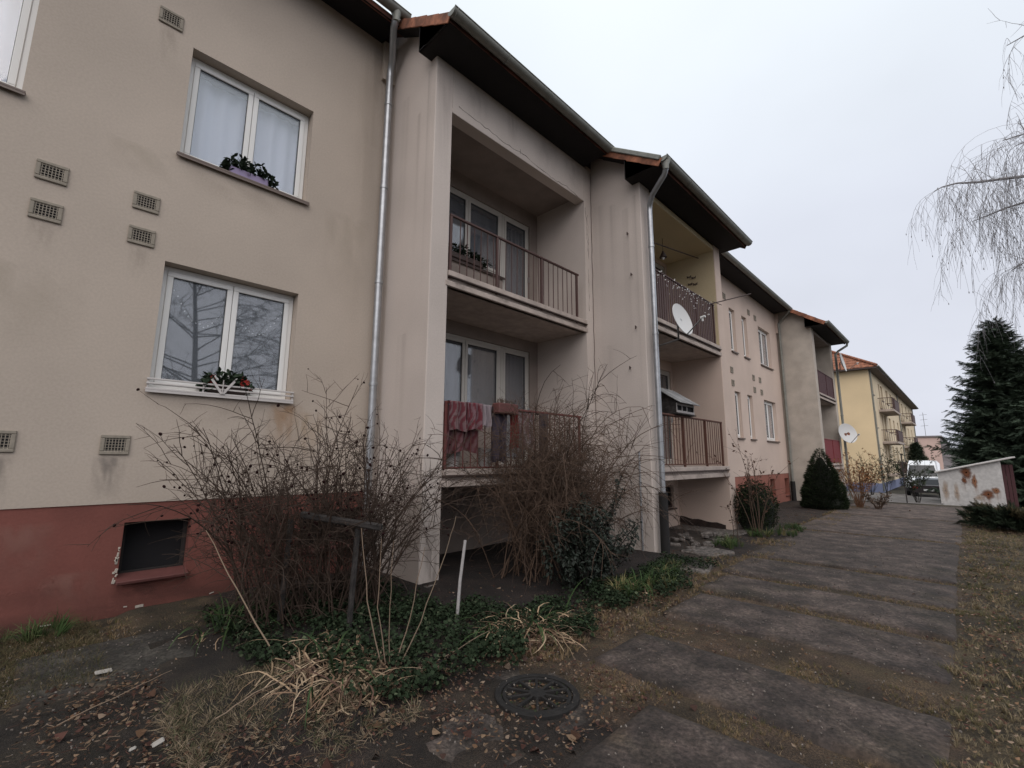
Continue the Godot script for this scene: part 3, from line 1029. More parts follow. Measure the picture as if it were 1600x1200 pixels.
func basis_at(up: Vector3, spin: float, sc: float) -> Basis:
	var u := up.normalized()
	var s := u.cross(Vector3(0, 0, 1) if absf(u.z) < .9 else Vector3(1, 0, 0)).normalized()
	return Basis(s, u, s.cross(u)).rotated(u, spin).scaled(Vector3.ONE * sc) if sc != 1.0 else Basis(s, u, s.cross(u)).rotated(u, spin)

func planter(at: Vector3, len: float, pm: Material, label: String, flowers: Material, fl_name: String, dark: float) -> void:
	var t := thing("flower_box", label, "flower box", at, "plants on the casement sills")
	var m := MB.new()
	m.obox(at + Vector3(0, .055, 0), Vector3(.06, .055, len / 2), Basis(), .012)
	obj("box", m, pm, t)
	var xf := []
	var tn := []
	for i in 420:
		var u := R(-1, 1)
		var o := at + Vector3(R(-.09, .1), .1 + R(0, .17) * (1 - .6 * u * u), u * len * .68)
		if absf(u) > .75: o.y -= R(0, .1)
		xf.append(Transform3D(basis_at(Vector3(R(-1, 1), R(.1, 1), R(-1, 1)), R(0, TAU), R(.7, 1.3)), o))
		var g := R(.6, 1.2) * dark
		tn.append(Color(.03 * g, .045 * g, .028 * g))
	scatter("foliage", leaf_mesh(.07, .035), xf, tn, t)
	if flowers:
		for i in 9:
			var f := MB.new()
			var o := at + Vector3(R(.03, .1), R(.1, .2), (-1 if i % 2 == 0 else 1) * R(.14, len * .62))
			for k in 6:
				var a := TAU * k / 6.0
				var d := Vector3(.3, sin(a), cos(a))
				f.tri(o, o + d.rotated(Vector3.RIGHT, -.35) * .035, o + d.rotated(Vector3.RIGHT, .35) * .035)
			obj(fl_name, f, flowers, t)
		for i in 3:
			var f := MB.new()
			var o := at + Vector3(R(.05, .1), R(.16, .22), R(-.12, .2))
			f.obox(o, Vector3(.012, .035, .012), Basis(Vector3(1, 0, 0), R(-.7, .7)), .01)
			obj("white_bud", f, M.pvc, t)

func cloth(called: String, label: String, cat: String, x: float, s0: float, s1: float, ytop: float, drop: float, c1: Color, c2: Color, stripes: int, grp := "washing on the lower loggia rail") -> void:
	# a piece of laundry folded over the rail: front fall, crest, short back fall
	var m := MB.new()
	var g := []
	var cc := []
	var rows := 22
	var ph := R(0, 6)
	for i in rows:
		var t := i / float(rows - 1)
		var row := []
		var cr := []
		for j in 25:
			var u := j / 24.0
			var fold := sin(u * 13 + ph + t * 1.5) * .028 * (.35 + t) + sin(u * 29 + ph * 2 - t * 2.0) * .011
			var y: float
			var xx: float
			if t < .12:
				y = ytop + .015 - .25 * (.12 - t)
				xx = x - .03 - (.12 - t) * .3
			else:
				y = ytop + .018 - drop * (t - .12) / .88 * (1.0 + .04 * sin(u * 7 + ph))
				xx = x + .03 + fold + .02
			row.append(P(xx, y, lerpf(s0, s1, u) + .015 * sin(t * 5 + ph) * t))
			var k := int(floor(u * stripes + .9 * sin(t * 7.0 + ph) + t * 2.0)) % 2 if stripes > 0 else 0
			cr.append(c1 if k == 0 else c2)
		g.append(row)
		cc.append(cr)
	m.sheet(g, false, cc)
	tag(obj(called, m, M.fabric), label, cat, grp)

func satellite_dish(at: Vector3, facing: Vector3, r: float, mount: Vector3, label: String, rusty := false) -> void:
	var t := thing("satellite_dish", label, "satellite dish", at, "satellite dishes on the bays")
	var f := facing.normalized()
	var b := basis_at(f, 0, 1.0)
	var m := MB.new()
	for sh in [0.0, -.012]:
		var g := []
		for i in 9:
			var row := []
			for j in 37:
				var a := TAU * j / 36.0
				var q := i / 8.0 * r
				row.append(at + b * Vector3(cos(a) * q, q * q * .42 + sh, sin(a) * q * 1.06))
			g.append(row)
		m.sheet(g, sh < 0.0)
	var rim := []
	for j in 37:
		var a := TAU * j / 36.0
		rim.append(at + b * Vector3(cos(a) * r, r * r * .42 - .006, sin(a) * r * 1.06))
	m.tube(rim, [.008], 5, false)
	obj("reflector", m, M.dish, t)
	if rusty:
		m = MB.new()
		for k in 3:
			var o := Vector3(R(.0, .12), 0, R(-.12, .1))
			var g := []
			for i in 3:
				var row := []
				for j in 9:
					var q := o + Vector3(cos(TAU * j / 8.0), 0, sin(TAU * j / 8.0)) * (i * .035 * R(.7, 1.2))
					q.y = (q.x * q.x + q.z * q.z) * .42 + .004
					row.append(at + b * q)
				g.append(row)
			m.sheet(g)
		obj("rust_patch", m, M.tile, t)
	var dn := (Vector3.DOWN - f * Vector3.DOWN.dot(f)).normalized()
	var low := at + dn * r * 1.0 + f * r * r * .42
	var lnb := at + f * r * 1.35 + Vector3(0, -r * .45, 0)
	m = MB.new()
	m.rod(low, lnb, .012, 6)
	obj("feed_arm", m, M.steel, t)
	m = MB.new()
	m.tube([lnb + f * .05, lnb - f * .03], [.022, .03], 10)
	m.rod(lnb, lnb + Vector3(0, -.07, 0), .018, 8)
	obj("receiver", m, M.dish, t)
	m = MB.new()
	var bk := at - f * .07
	m.tube([at - f * .005, bk, Vector3(bk.x, mount.y, bk.z) if absf(bk.y - mount.y) > .1 else bk.lerp(mount, .5), mount], [.02, .02, .018, .018], 8)
	obj("bracket", m, M.steel, t)

func hutch() -> void:
	var at := P(-4.05, 2.46, 8.95)
	var t := thing("wooden_birdhouse", "small grey hutch with pale sloping roof standing on the lower rusty railing", "hutch", at)
	var m := MB.new()
	m.bx(-4.3, -3.88, 2.48, 2.50, 8.52, 9.38, .005)
	m.bx(-4.3, -4.28, 2.5, 3.0, 8.55, 9.35, .004)
	m.bx(-4.28, -3.92, 2.5, 2.72, 8.55, 8.57, .004)
	m.bx(-4.28, -3.92, 2.5, 2.72, 9.33, 9.35, .004)
	m.tri(P(-4.29, 2.72, 8.56), P(-3.88, 2.72, 8.56), P(-4.29, 3.0, 8.56))
	m.tri(P(-3.88, 2.72, 9.34), P(-4.29, 2.72, 9.34), P(-4.29, 3.0, 9.34))
	obj("body", m, M.wood_grey, t)
	m = MB.new()
	m.bar(P(-4.36, 3.06, 8.93), P(-3.80, 2.69, 8.93), .92, .018, .004)
	obj("roof", m, M.tin, t)
	m = MB.new()
	for y in [2.51, 2.655]: m.bx(-3.925, -3.905, y, y + .045, 8.55, 9.35, .003)
	for z in [8.55, 8.78, 9.0, 9.33]: m.bx(-3.922, -3.91, 2.555, 2.655, z, z + .025, .002)
	obj("front_slat", m, M.white_wood, t)
	m = MB.new()
	m.bx(-3.96, -3.95, 2.55, 2.66, 8.58, 9.33)
	obj("opening", m, M.void, t)

func manhole() -> void:
	var c := P(-2.275, .012, 2.575)
	var t := thing("manhole_cover", "round cast iron cover with radial spokes choked with soil and leaves", "manhole cover", c)
	var rg := func(m: MB, r0: float, r1: float, y0: float, y1: float) -> void:
		var g := []
		var prof := [[r0, y0], [r0, y1 - .004], [r0 + .004, y1], [r1 - .006, y1], [r1, y1 - .006], [r1, y0]]
		for q in prof:
			var row := []
			for j in 49:
				var a := -TAU * j / 48.0
				row.append(c + Vector3(cos(a) * q[0], q[1], sin(a) * q[0]))
			g.append(row)
		m.sheet(g, true)
	var m := MB.new()
	rg.call(m, .245, .29, -.05, .022)
	obj("outer_rim", m, M.cast, t)
	m = MB.new()
	rg.call(m, .21, .238, -.05, .018)
	obj("cover_ring", m, M.cast, t)
	for k in 10:
		var a := TAU * k / 10.0 + .2
		var d := Vector3(cos(a), 0, sin(a))
		m = MB.new()
		m.bar(c + d * .05 + Vector3(0, .012, 0), c + d * .215 + Vector3(0, .012, 0), .018, .03, .004)
		obj("spoke", m, M.cast, t)
	m = MB.new()
	rg.call(m, .002, .06, -.05, .03)
	obj("hub", m, M.cast, t)
	m = MB.new()
	rg.call(m, .001, .215, -.06, -.006)
	obj("soil_fill", m, M.soil, t)
	var xf := []
	var tn := []
	for i in 420:
		var a := R(0, TAU)
		var r := sqrt(R(0, 1)) * .26
		xf.append(Transform3D(basis_at(Vector3(R(-.6, .6), 1, R(-.6, .6)), R(0, TAU), R(.4, 1.1)), c + Vector3(cos(a) * r, R(-.006, .012), sin(a) * r)))
		tn.append([Color(.045, .06, .03), Color(.10, .06, .035), Color(.03, .04, .022), Color(.16, .13, .10)][rng.randi() % 4] * R(.6, 1.1))
	scatter("leaf_litter", leaf_mesh(.035, .02, .2), xf, tn, t)

func rust_run(t: Node3D, x: float, y: float, w: float, h: float, s: float, c: Color, strength := .55) -> void:
	var m := MB.new()
	var g := []
	var cc := []
	for i in 9:
		var row := []
		var cr := []
		for j in 9:
			row.append(P(x + (j / 8.0 - .5) * w * 2, y - h * i / 8.0, s))
			cr.append(Color(c.r * 1.5, c.g * 1.6, c.b * 1.6, strength * (1.0 - i / 8.0) * sin(j / 8.0 * PI) * clampf(.6 + nz(x * 3 + j * .5, 1, 1.0) * 1.4, 0, 1)))
		g.append(row)
		cc.append(cr)
	m.sheet(g, false, cc)
	obj("stain", m, M.stain, t)

func shed() -> void:
	var t := thing("tin_shed", "low pale tin shed with big rust patches and a tilted sheet roof", "shed", P(0, -.2, 27))
	var s0 := 27.0
	var s1 := 29.2
	var m := MB.new()
	var yl := 1.10
	var yr := 1.60
	# front sheets, each a little out of line
	var cuts := [-.97, -.36, .27, .93]
	for k in 3:
		m = MB.new()
		var xa: float = cuts[k]
		var xb: float = cuts[k + 1]
		var za := s0 + (.006 if k == 1 else 0.0)
		var ha: float = lerpf(yl, yr, (xa + .97) / 1.9)
		var hb: float = lerpf(yl, yr, (xb + .97) / 1.9)
		m._out([P(xa, -.3, za), P(xb + .01, -.3, za), P(xb + .01, hb, za), P(xa, ha, za)], P(0, .5, s0 + 2))
		m._out([P(xa, -.3, za + .02), P(xb + .01, -.3, za + .02), P(xb + .01, hb, za + .02), P(xa, ha, za + .02)], P(0, .5, s0 - 2))
		obj("tin_sheet", m, M.shed_tin, t)
	for q in [[-.08, 1.12, .23, .24, 0], [.12, .78, .10, .30, 1], [-.18, .80, .11, .16, 0], [.46, .27, .24, .22, 0], [.70, .42, .13, .17, 1], [-.78, .35, .12, .42, 2], [-.45, .25, .10, .40, 2], [.2, .12, .16, .12, 2]]:
		m = MB.new()
		var pg := []
		var pc := []
		var base_c: Color = [Color(.17, .065, .03), Color(.26, .12, .06), Color(.42, .30, .20)][q[4]]
		var o := R(0, 50)
		for i in 5:
			var row := []
			var cr := []
			for j in 25:
				var a := TAU * j / 24.0
				var rr := (i / 4.0) * (1.0 + nz(cos(a) + o, sin(a), .9) * .55)
				row.append(P(q[0] + cos(a) * q[2] * rr, q[1] + sin(a) * q[3] * rr, s0 - .006 - q[4] * .001))
				cr.append(Color(base_c.r, base_c.g, base_c.b, [1.0, .95, .8, .45, 0.0][i] * (1.0 if q[4] < 2 else .55)))
			pg.append(row)
			pc.append(cr)
		m.sheet(pg, true, pc)
		obj("rust_patch", m, M.stain, t)
		if q[4] < 2: rust_run(t, q[0] + R(-.04, .04), q[1] - q[3] * .5, q[2] * .8, .45, s0 - .0045, base_c)
	m = MB.new()
	m._out([P(-.97, -.3, s0), P(-.97, -.3, s1), P(-.97, yl, s1), P(-.97, yl, s0)], P(1, .5, s0 + 1))
	m._out([P(.93, -.3, s0), P(.93, -.3, s1), P(.93, yr, s1), P(.93, yr, s0)], P(0, .5, s0 + 1))
	m._out([P(-.97, -.3, s1), P(.93, -.3, s1), P(.93, yr, s1), P(-.97, yl, s1)], P(0, .5, s0 + 1))
	obj("wall", m, M.shed_tin, t)
	m = MB.new()
	m.bar(P(-1.06, yl - .0, (s0 + s1) / 2), P(1.36, yr + .15, (s0 + s1) / 2), s1 - s0 + .3, .06, .012)
	obj("roof", m, M.sill_white, t)
	for k in 3:
		m = MB.new()
		m.bx(.95 + k * .11, 1.05 + k * .11, -.3, 1.45, s0 + .3, s0 + .33, .006)
		obj("plank", m, M.maroon, t)

func wheel(parent: Node, c: Vector3, r: float, w: float, ax: Vector3) -> void:
	var m := MB.new()
	m.tube([c - ax * w / 2, c - ax * w * .4, c + ax * w * .4, c + ax * w / 2], [r * .9, r, r, r * .9], 20)
	var o := obj("wheel", m, M.tyre, parent)
	m = MB.new()
	m.tube([c - ax * (w / 2 + .005), c + ax * (w / 2 + .005)], [r * .58, r * .58], 16)
	obj("rim", m, M.tin, o)

func hull(m: MB, prof: Array, x0: float, x1: float, inset: Array) -> void:
	# side profile (s, y) extruded across x with its upper points drawn in
	var k := prof.size()
	var a := []
	var b := []
	for i in k:
		a.append(P(x0 + inset[i], prof[i][1], prof[i][0]))
		b.append(P(x1 - inset[i], prof[i][1], prof[i][0]))
	var mid := P((x0 + x1) / 2, prof[0][1] + .7, (prof[0][0] + prof[k / 2][0]) / 2)
	for i in k:
		var j := (i + 1) % k
		m._out([a[i], b[i], b[j], a[j]], mid)
	for side in [a, b]:
		for i in range(1, k - 1):
			var nn: Vector3 = (side[i] - side[0]).cross(side[i + 1] - side[0])
			var want := -1.0 if side == a else 1.0
			if nn.x * want > 0: m.tri(side[0], side[i], side[i + 1])
			else: m.tri(side[0], side[i + 1], side[i])

func vehicles() -> void:
	var g0 := gy(0, 43) + .0
	# the van shows its nose to the viewer
	var s := 42.0
	var t := thing("delivery_van", "white high-roofed delivery van standing beyond the shrubs beside the tin shed", "van", P(-2.3, g0, s + 2))
	var m := MB.new()
	var pr := [[s, g0 + .35], [s - .02, g0 + .85], [s + .12, g0 + 1.12], [s + .75, g0 + 1.3], [s + 1.35, g0 + 2.15], [s + 1.9, g0 + 2.42], [s + 5.2, g0 + 2.42], [s + 5.3, g0 + 2.2], [s + 5.3, g0 + .35]]
	hull(m, pr, -3.25, -1.4, [.03, .02, .06, .1, .2, .26, .26, .1, .03])
	obj("body", m, M.white_car, t)
	m = MB.new()
	m._out([P(-3.1, g0 + 1.36, s + .77), P(-1.55, g0 + 1.36, s + .77), P(-1.68, g0 + 2.1, s + 1.28), P(-2.97, g0 + 2.1, s + 1.28)], P(-2.3, g0 + 1, s + 2))
	obj("windscreen", m, M.car_glass, t)
	m = MB.new()
	m.bx(-3.0, -1.65, g0 + .75, g0 + .98, s - .04, s - .01, .02)
	obj("radiator_grille", m, M.tyre, t)
	m = MB.new()
	m.bx(-3.27, -1.38, g0 + .33, g0 + .6, s - .1, s + .1, .04)
	obj("bumper", m, M.tyre, t)
	for x in [-3.1, -1.72]:
		m = MB.new()
		m.bx(x, x + .2, g0 + .85, g0 + 1.08, s - .02, s + .1, .03)
		obj("headlight", m, M.lamp_clear, t)
	for x in [-3.45, -1.36]:
		m = MB.new()
		m.bx(x, x + .18, g0 + 1.35, g0 + 1.65, s + .75, s + .85, .03)
		obj("wing_mirror", m, M.tyre, t)
	for z in [s + .85, s + 4.2]:
		for x in [-3.15, -1.5]: wheel(t, P(x, g0 + .33, z), .33, .2, Vector3.RIGHT)
	# a dark car parked in front of it
	s = 39.2
	g0 = gy(0, 40)
	t = thing("parked_car", "dark car parked in front of the white van, beside the tin shed", "car", P(-1.95, g0, s + 1))
	m = MB.new()
	pr = [[s, g0 + .3], [s - .03, g0 + .75], [s + .35, g0 + .82], [s + .7, g0 + .86], [s + 2.2, g0 + .82], [s + 2.4, g0 + .7], [s + 2.4, g0 + .3]]
	hull(m, pr, -2.75, -1.05, [.04, .03, .05, .08, .08, .04, .04])
	obj("body", m, M.dark_car, t)
	m = MB.new()
	pr = [[s + .3, g0 + .82], [s + .6, g0 + 1.12], [s + .95, g0 + 1.2], [s + 1.7, g0 + 1.18], [s + 2.2, g0 + .84]]
	hull(m, pr, -2.7, -1.1, [.06, .16, .2, .2, .06])
	obj("cabin", m, M.car_glass, t)
	for x in [-2.68, -1.4]:
		m = MB.new()
		m.bx(x, x + .28, g0 + .55, g0 + .7, s - .045, s + .02, .02)
		obj("tail_light", m, M.red_lamp, t)
	m = MB.new()
	m.bx(-2.15, -1.65, g0 + .42, g0 + .53, s - .05, s - .03, .004)
	obj("number_plate", m, M.pvc, t)
	for z in [s + .5, s + 1.95]:
		for x in [-2.62, -1.18]: wheel(t, P(x, g0 + .28, z), .28, .18, Vector3.RIGHT)

func far_houses() -> void:
	# ochre block with red hipped roof, three storeys, balconies
	var X := -5.1
	var s0 := 47.6
	var s1 := 90.0
	var g0 := -1.1
	var top := 9.05
	var h := thing("apartment_block", "ochre three-storey block with red hipped tile roof and blue base behind the conifer", "apartment block", P(X, -1, 60))
	var holes := []
	var cols := [[48.6, 49.6], [53.0, 53.9], [54.6, 56.0], [58.5, 60.0], [62.0, 63.4], [66.0, 67.4], [71.5, 72.4], [74.0, 75.5], [79.0, 80.4], [84.0, 85.4]]
	for c in cols:
		for fy in [.55, 3.35, 6.15]:
			var low: float = fy + (.1 if (c[0] > 52.5 and c[0] < 54) or (c[0] > 71 and c[0] < 72) else .95)
			holes.append([c[0], c[1], low, fy + 2.35])
	var m := MB.new()
	wall_x(m, X, .4, s0, s1, -.25, top, holes)
	obj("wall", m, M.yellow_lt, h)
	m = MB.new()
	m.bx(-16.0, X - .002, -.25, top, s0 - .02, s0 + .3)
	obj("gable_wall", m, M.yellow, h)
	m = MB.new()
	m.bx(-16.0, X - .3, -.25, top, s1 - .3, s1 - .01)
	m.bx(-16.2, -16.0, -.25, top, s0, s1)
	obj("rear_wall", m, M.yellow, h)
	m = MB.new()
	m.bx(-16.05, X + .03, -2.0, -.25, s0 - .06, s1, .0)
	obj("plinth", m, M.blue, h)
	for q in holes:
		var w := node("window", h)
		m = MB.new()
		ring(m, X - .33, X - .27, q[0], q[1], q[2], q[3], .07, 0.0)
		m.bx(X - .32, X - .265, q[2], q[3], (q[0] + q[1]) / 2 - .05, (q[0] + q[1]) / 2 + .05)
		obj("frame", m, M.pvc_old, w)
		m = MB.new()
		m.bx(X - .31, X - .30, q[2] + .05, q[3] - .05, q[0] + .05, q[1] - .05)
		obj("pane", m, M.win_dark, w)
		m = MB.new()
		m.bx(X - .1, X + .07, q[2] - .05, q[2], q[0] - .05, q[1] + .05)
		obj("sill", m, M.sill, w)
	for b in [[51.5, 57.2], [70.6, 76.2]]:
		for fy in [.4, 3.2, 6.0]:
			var bl := node("balcony", h)
			m = MB.new()
			m.bx(X - .05, X + 1.05, fy - .2, fy, b[0], b[1], .02)
			obj("plate", m, M.slab, bl)
			m = MB.new()
			m.bx(X + .98, X + 1.02, fy + .98, fy + 1.03, b[0], b[1])
			for z in [b[0], b[1] - .04]:
				m.bx(X, X + 1.02, fy + .98, fy + 1.03, z, z + .04)
			obj("handrail", m, M.rail, bl)
			m = MB.new()
			var z: float = b[0]
			while z < b[1]:
				m.bx(X + .98, X + 1.0, fy + .03, fy + 1.0, z, z + .03)
				z += .14
			var xx := X + .1
			while xx < X + .95:
				m.bx(xx, xx + .025, fy + .03, fy + 1.0, b[0] + .01, b[0] + .03)
				xx += .14
			tag(obj("baluster", m, M.rail, bl), "", "", "", "stuff")
			if fy > 1.0:
				m = MB.new()
				m.bx(X + 1.005, X + 1.015, fy + .05, fy + .95, b[0] + 1.6, b[1] - .1)
				obj("screen", m, M.rail, bl)
	# hipped roof with tile courses
	var e0 := s0 - .6
	var e1 := s1 + .6
	var xf := X + .65
	var xb := -16.75
	var yE := top + .12
	var xr := (xf + xb) / 2
	var rise := 3.9
	var r0 := e0 + 5.4
	var r1 := e1 - 5.4
	m = MB.new()
	m.bx(xb, xf, top, top + .1, e0, e1)
	obj("soffit", m, M.brown, h)
	m = MB.new()
	var rows := 14
	for i in rows:
		var a := i / float(rows)
		var b := (i + 1.25) / float(rows)
		b = minf(b, 1.0)
		var lift := .05
		var pa := func(u: float, side: int) -> Vector3:
			var x: float = lerpf(xf if side == 0 or side == 1 else xb, xr, u)
			var z: float = lerpf(e0 if side == 0 or side == 3 else e1, r0 if side == 0 or side == 3 else r1, u)
			return P(x, yE + rise * u, z)
		for q in [[0, 1], [3, 0], [1, 2], [2, 3]]:
			m._out([pa.call(a, q[0]) + Vector3(0, lift, 0), pa.call(a, q[1]) + Vector3(0, lift, 0), pa.call(b, q[1]), pa.call(b, q[0])], P(xr, 0, (s0 + s1) / 2))
			m._out([pa.call(a, q[0]), pa.call(a, q[1]), pa.call(a, q[1]) + Vector3(0, lift, 0), pa.call(a, q[0]) + Vector3(0, lift, 0)], P(xr, yE, (s0 + s1) / 2))
	obj("roof", m, M.tile, h)
	m = MB.new()
	for i in 34:
		var u := i / 34.0
		var o := P(lerpf(xf, xr, u), yE + rise * u + .1, lerpf(e0, r0, u))
		m.tube([o, o + Vector3(-.17, .15, -.15)], [.12, .1], 8)
	tag(obj("ridge_tile", m, M.tile, h), "", "", "", "stuff")
	gutter(h, P(xf + .06, yE + .05, e0), P(xf + .06, yE, e1), M.zinc, .08)
	m = MB.new()
	for z in [s0 + .25, 69.0, s1 - .3]: m.rod(P(X + .08, -.9, z), P(X + .08, top, z), .06, 8)
	obj("downpipe", m, M.zinc, h)
	# pink block far behind
	h = thing("apartment_block", "pale pink flat-roofed block far behind the ochre one", "apartment block", P(-6, -1, 160))
	holes = []
	for i in 9:
		for fy in [.4, 3.2]:
			holes.append([152.5 + i * 9.5, 156.5 + i * 9.5, fy + .9, fy + 2.3])
	m = MB.new()
	wall_x(m, -4.1, .4, 150, 240, -1.2, 7.05, holes)
	obj("wall", m, M.grey_far, h)
	m = MB.new()
	m.bx(-17.0, -4.11, -1.2, 7.05, 149.7, 150.2)
	obj("gable_wall", m, M.pink, h)
	m = MB.new()
	m.bx(-17.3, -3.7, 7.05, 7.4, 149.4, 240.5)
	obj("roof", m, M.grey_far, h)
	for q in holes:
		m = MB.new()
		m.bx(-4.4, -4.3, q[2], q[3], q[0], q[1])
		obj("window", m, M.win_dark, h)
	h = thing("roof_aerial", "thin television aerial mast on the pink block's roof", "aerial", P(-6.6, 7.4, 152))
	m = MB.new()
	m.rod(P(-6.6, 7.4, 152), P(-6.6, 13.2, 152), .05, 6)
	obj("mast", m, M.steel, h)
	for q in [12.6, 11.4, 9.9]:
		m = MB.new()
		m.rod(P(-7.3, q, 152), P(-5.9, q + .1, 152), .035, 5)
		obj("crossbar", m, M.steel, h)
	h = thing("apartment_house", "dark roofed house between the ochre block and the pink block", "house", P(-12, -1, 118))
	m = MB.new()
	m.bx(-20, -6.3, -1.2, 4.6, 112, 124)
	obj("wall", m, M.yellow_lt, h)
	m = MB.new()
	m._out([P(-5.9, 4.5, 111.5), P(-5.9, 4.5, 124.5), P(-13, 8.4, 124.5), P(-13, 8.4, 111.5)], P(-13, 0, 118))
	m._out([P(-20.5, 4.5, 111.5), P(-20.5, 4.5, 124.5), P(-13, 8.4, 124.5), P(-13, 8.4, 111.5)], P(-13, 0, 118))
	m.tri(P(-20.5, 4.5, 111.5), P(-5.9, 4.5, 111.5), P(-13, 8.4, 111.5))
	obj("roof", m, M.soffit, h)

func small_objects() -> void:
	planter(P(-6.43, 5.225, 1.52), .46, M.lilac, "lilac flower box with dark foliage on the upper casement's sill", null, "flower", .55)
	planter(P(-6.42, 2.375, 1.52), .40, M.brown, "flower box with red poinsettia blooms on the lower guarded sill", M.red_flower, "red_flower", .9)
	planter(P(-6.36, 5.252, 5.15), .9, M.brown, "long dark flower box on the upper loggia's window sill", null, "flower", .5)
	# washing
	var x := -5.095
	cloth("striped_towel", "red and white striped towel hung beside the bay's pale column", "towel", x, 3.9, 4.24, 2.40, .42, Color(.10, .022, .028), Color(.15, .095, .10), 9)
	cloth("striped_towel", "pink patterned towel with red ring hung second from the column", "towel", x + .015, 4.2, 4.5, 2.40, .40, Color(.11, .02, .03), Color(.15, .085, .095), 7)
	cloth("blanket", "large rumpled red and pink blanket slung lowest behind the towels", "blanket", x - .07, 3.9, 4.48, 2.36, .68, Color(.075, .017, .02), Color(.12, .062, .066), 13)
	cloth("tea_towel", "small plain white cloth between the patterned towel and the dark jacket", "cloth", x + .01, 4.5, 4.72, 2.39, .33, Color(.22, .185, .2), Color(.22, .185, .2), 0)
	cloth("jacket", "dark grey-violet jacket hanging long beside the middle post", "jacket", x + .02, 4.68, 5.0, 2.38, .84, Color(.055, .045, .06), Color(.055, .045, .06), 0)
	cloth("red_cloth", "dark red cloth hanging right after the middle post", "cloth", x, 5.1, 5.26, 2.38, .62, Color(.16, .02, .022), Color(.16, .02, .022), 0)
	cloth("striped_sheet", "white and pink striped sheet behind the balusters past the middle post", "sheet", x - .06, 5.25, 5.72, 2.36, .60, Color(.22, .185, .185), Color(.14, .08, .083), 9)
	cloth("dark_trousers", "dark trousers hanging past the striped sheet among the twigs", "trousers", x, 5.8, 6.05, 2.36, .8, Color(.04, .035, .04), Color(.04, .035, .04), 0)
	var t := thing("rail_planter", "weathered brown planter with dry plants hooked on the lower railing", "planter", P(x + .1, 2.25, 4.95))
	var m := MB.new()
	m.bx(x + .03, x + .2, 2.28, 2.44, 4.72, 5.14, .015)
	obj("box", m, M.sill_red, t)
	m = MB.new()
	for i in 40:
		var p := P(x + R(.05, .18), 2.43, R(4.74, 5.12))
		var q := p + Vector3(R(-.1, .15), R(.04, .14), R(-.1, .1))
		m.tube([p, p.lerp(q, .5) + Vector3(0, .03, 0), q + Vector3(0, -.04, 0)], [.004, .003, .002], 3)
	obj("dry_stem", m, M.twig_tan, t)
	# pale jumble on the lower loggia's floor
	var junk := [["bucket", "pale plastic bucket on the lower loggia floor by the column", P(-5.35, 1.47, 4.2), .13, .26], ["bucket", "white pail beneath the dark jacket on the lower loggia floor", P(-5.35, 1.47, 4.86), .12, .3], ["bucket", "small white tub at the far end of the lower loggia floor", P(-5.4, 1.47, 6.5), .16, .24]]
	for j in junk:
		m = MB.new()
		m.tube([j[2], j[2] + Vector3(0, j[4] * .97, 0), j[2] + Vector3(0, j[4], 0)], [j[3] * .8, j[3], j[3] * 1.06], 16)
		tag(obj("bucket", m, M.white_wood), j[1], "bucket")
	# dishes
	satellite_dish(P(-3.42, 4.10, 7.72 + .12), Vector3(.95, .22, .06), .30, P(-3.98, 3.75, 8.05), "large white dish on an arm under the ochre loggia's railing")
	satellite_dish(P(-3.63, 6.0, 25.2), Vector3(.93, .15, -.02), .44, P(-3.86, 5.7, 25.46), "upper of two dishes on the farthest bay's corner, seen nearly edge-on")
	satellite_dish(P(-3.70, 2.76, 25.0), Vector3(.70, .2, .48), .44, P(-3.86, 2.4, 25.46), "lower of two dishes on the farthest bay's corner, with a rust patch", true)
	hutch()
	# drying pole on the ochre loggia's rail
	m = MB.new()
	m.rod(P(-3.93, 5.24, 10.7), P(-3.35, 5.62, 11.75), .014)
	m.rod(P(-3.9, 5.3, 10.75), P(-3.86, 5.32, 11.2), .008)
	tag(obj("drying_pole", m, M.brown), "dark slanting stick jutting from the ochre loggia's railing", "pole")
	m = MB.new()
	for i in 90:
		var z := R(8.0, 10.95)
		m.obox(P(-3.925 + R(0, .01), 5.3 - absf(sin(z * 5.0)) * R(.05, .5), z), Vector3.ONE * R(.006, .011), Basis(), .004)
	tag(obj("fairy_lights", m, M.pvc), "string of tiny white lamps woven through the slatted upper railing", "string lights", "", "stuff")
	t = thing("folded_parasol", "grey folded parasol standing in the lower loggia behind the drainpipe", "parasol", P(-4.5, 1.47, 8.4))
	m = MB.new()
	m.rod(P(-4.5, 1.47, 8.4), P(-4.5, 3.7, 8.4), .02)
	obj("pole", m, M.brown, t)
	m = MB.new()
	m.tube([P(-4.5, 2.3, 8.4), P(-4.5, 3.0, 8.4), P(-4.5, 3.55, 8.4)], [.12, .09, .03], 9)
	obj("canopy", m, M.black_wood, t)
	# wooden rail in the rose bush
	t = thing("wooden_rail", "weathered grey wooden rail on two posts inside the rose bush", "wooden rail", P(-4.3, 0, 2.0))
	m = MB.new()
	m.bar(P(-4.65, 1.07, 1.84), P(-3.99, .97, 2.33), .06, .06, .012)
	obj("rail", m, M.wood_grey, t)
	for q in [[-4.78, 1.76, .92], [-4.22, 2.17, .86]]:
		m = MB.new()
		m.bar(P(q[0], -.1, q[1]), P(q[0] + .02, q[2] + .1, q[1] + .03), .045, .045, .01)
		obj("post", m, M.wood_grey, t)
	m = MB.new()
	m.tube([P(-3.773, -.05, 3.076), P(-3.76, .4, 3.1), P(-3.74, .79, 3.141)], [.017, .016, .015], 8)
	tag(obj("garden_stake", m, M.white_wood), "pale peeled stick standing upright in the ivy before the bay", "stake")
	manhole()
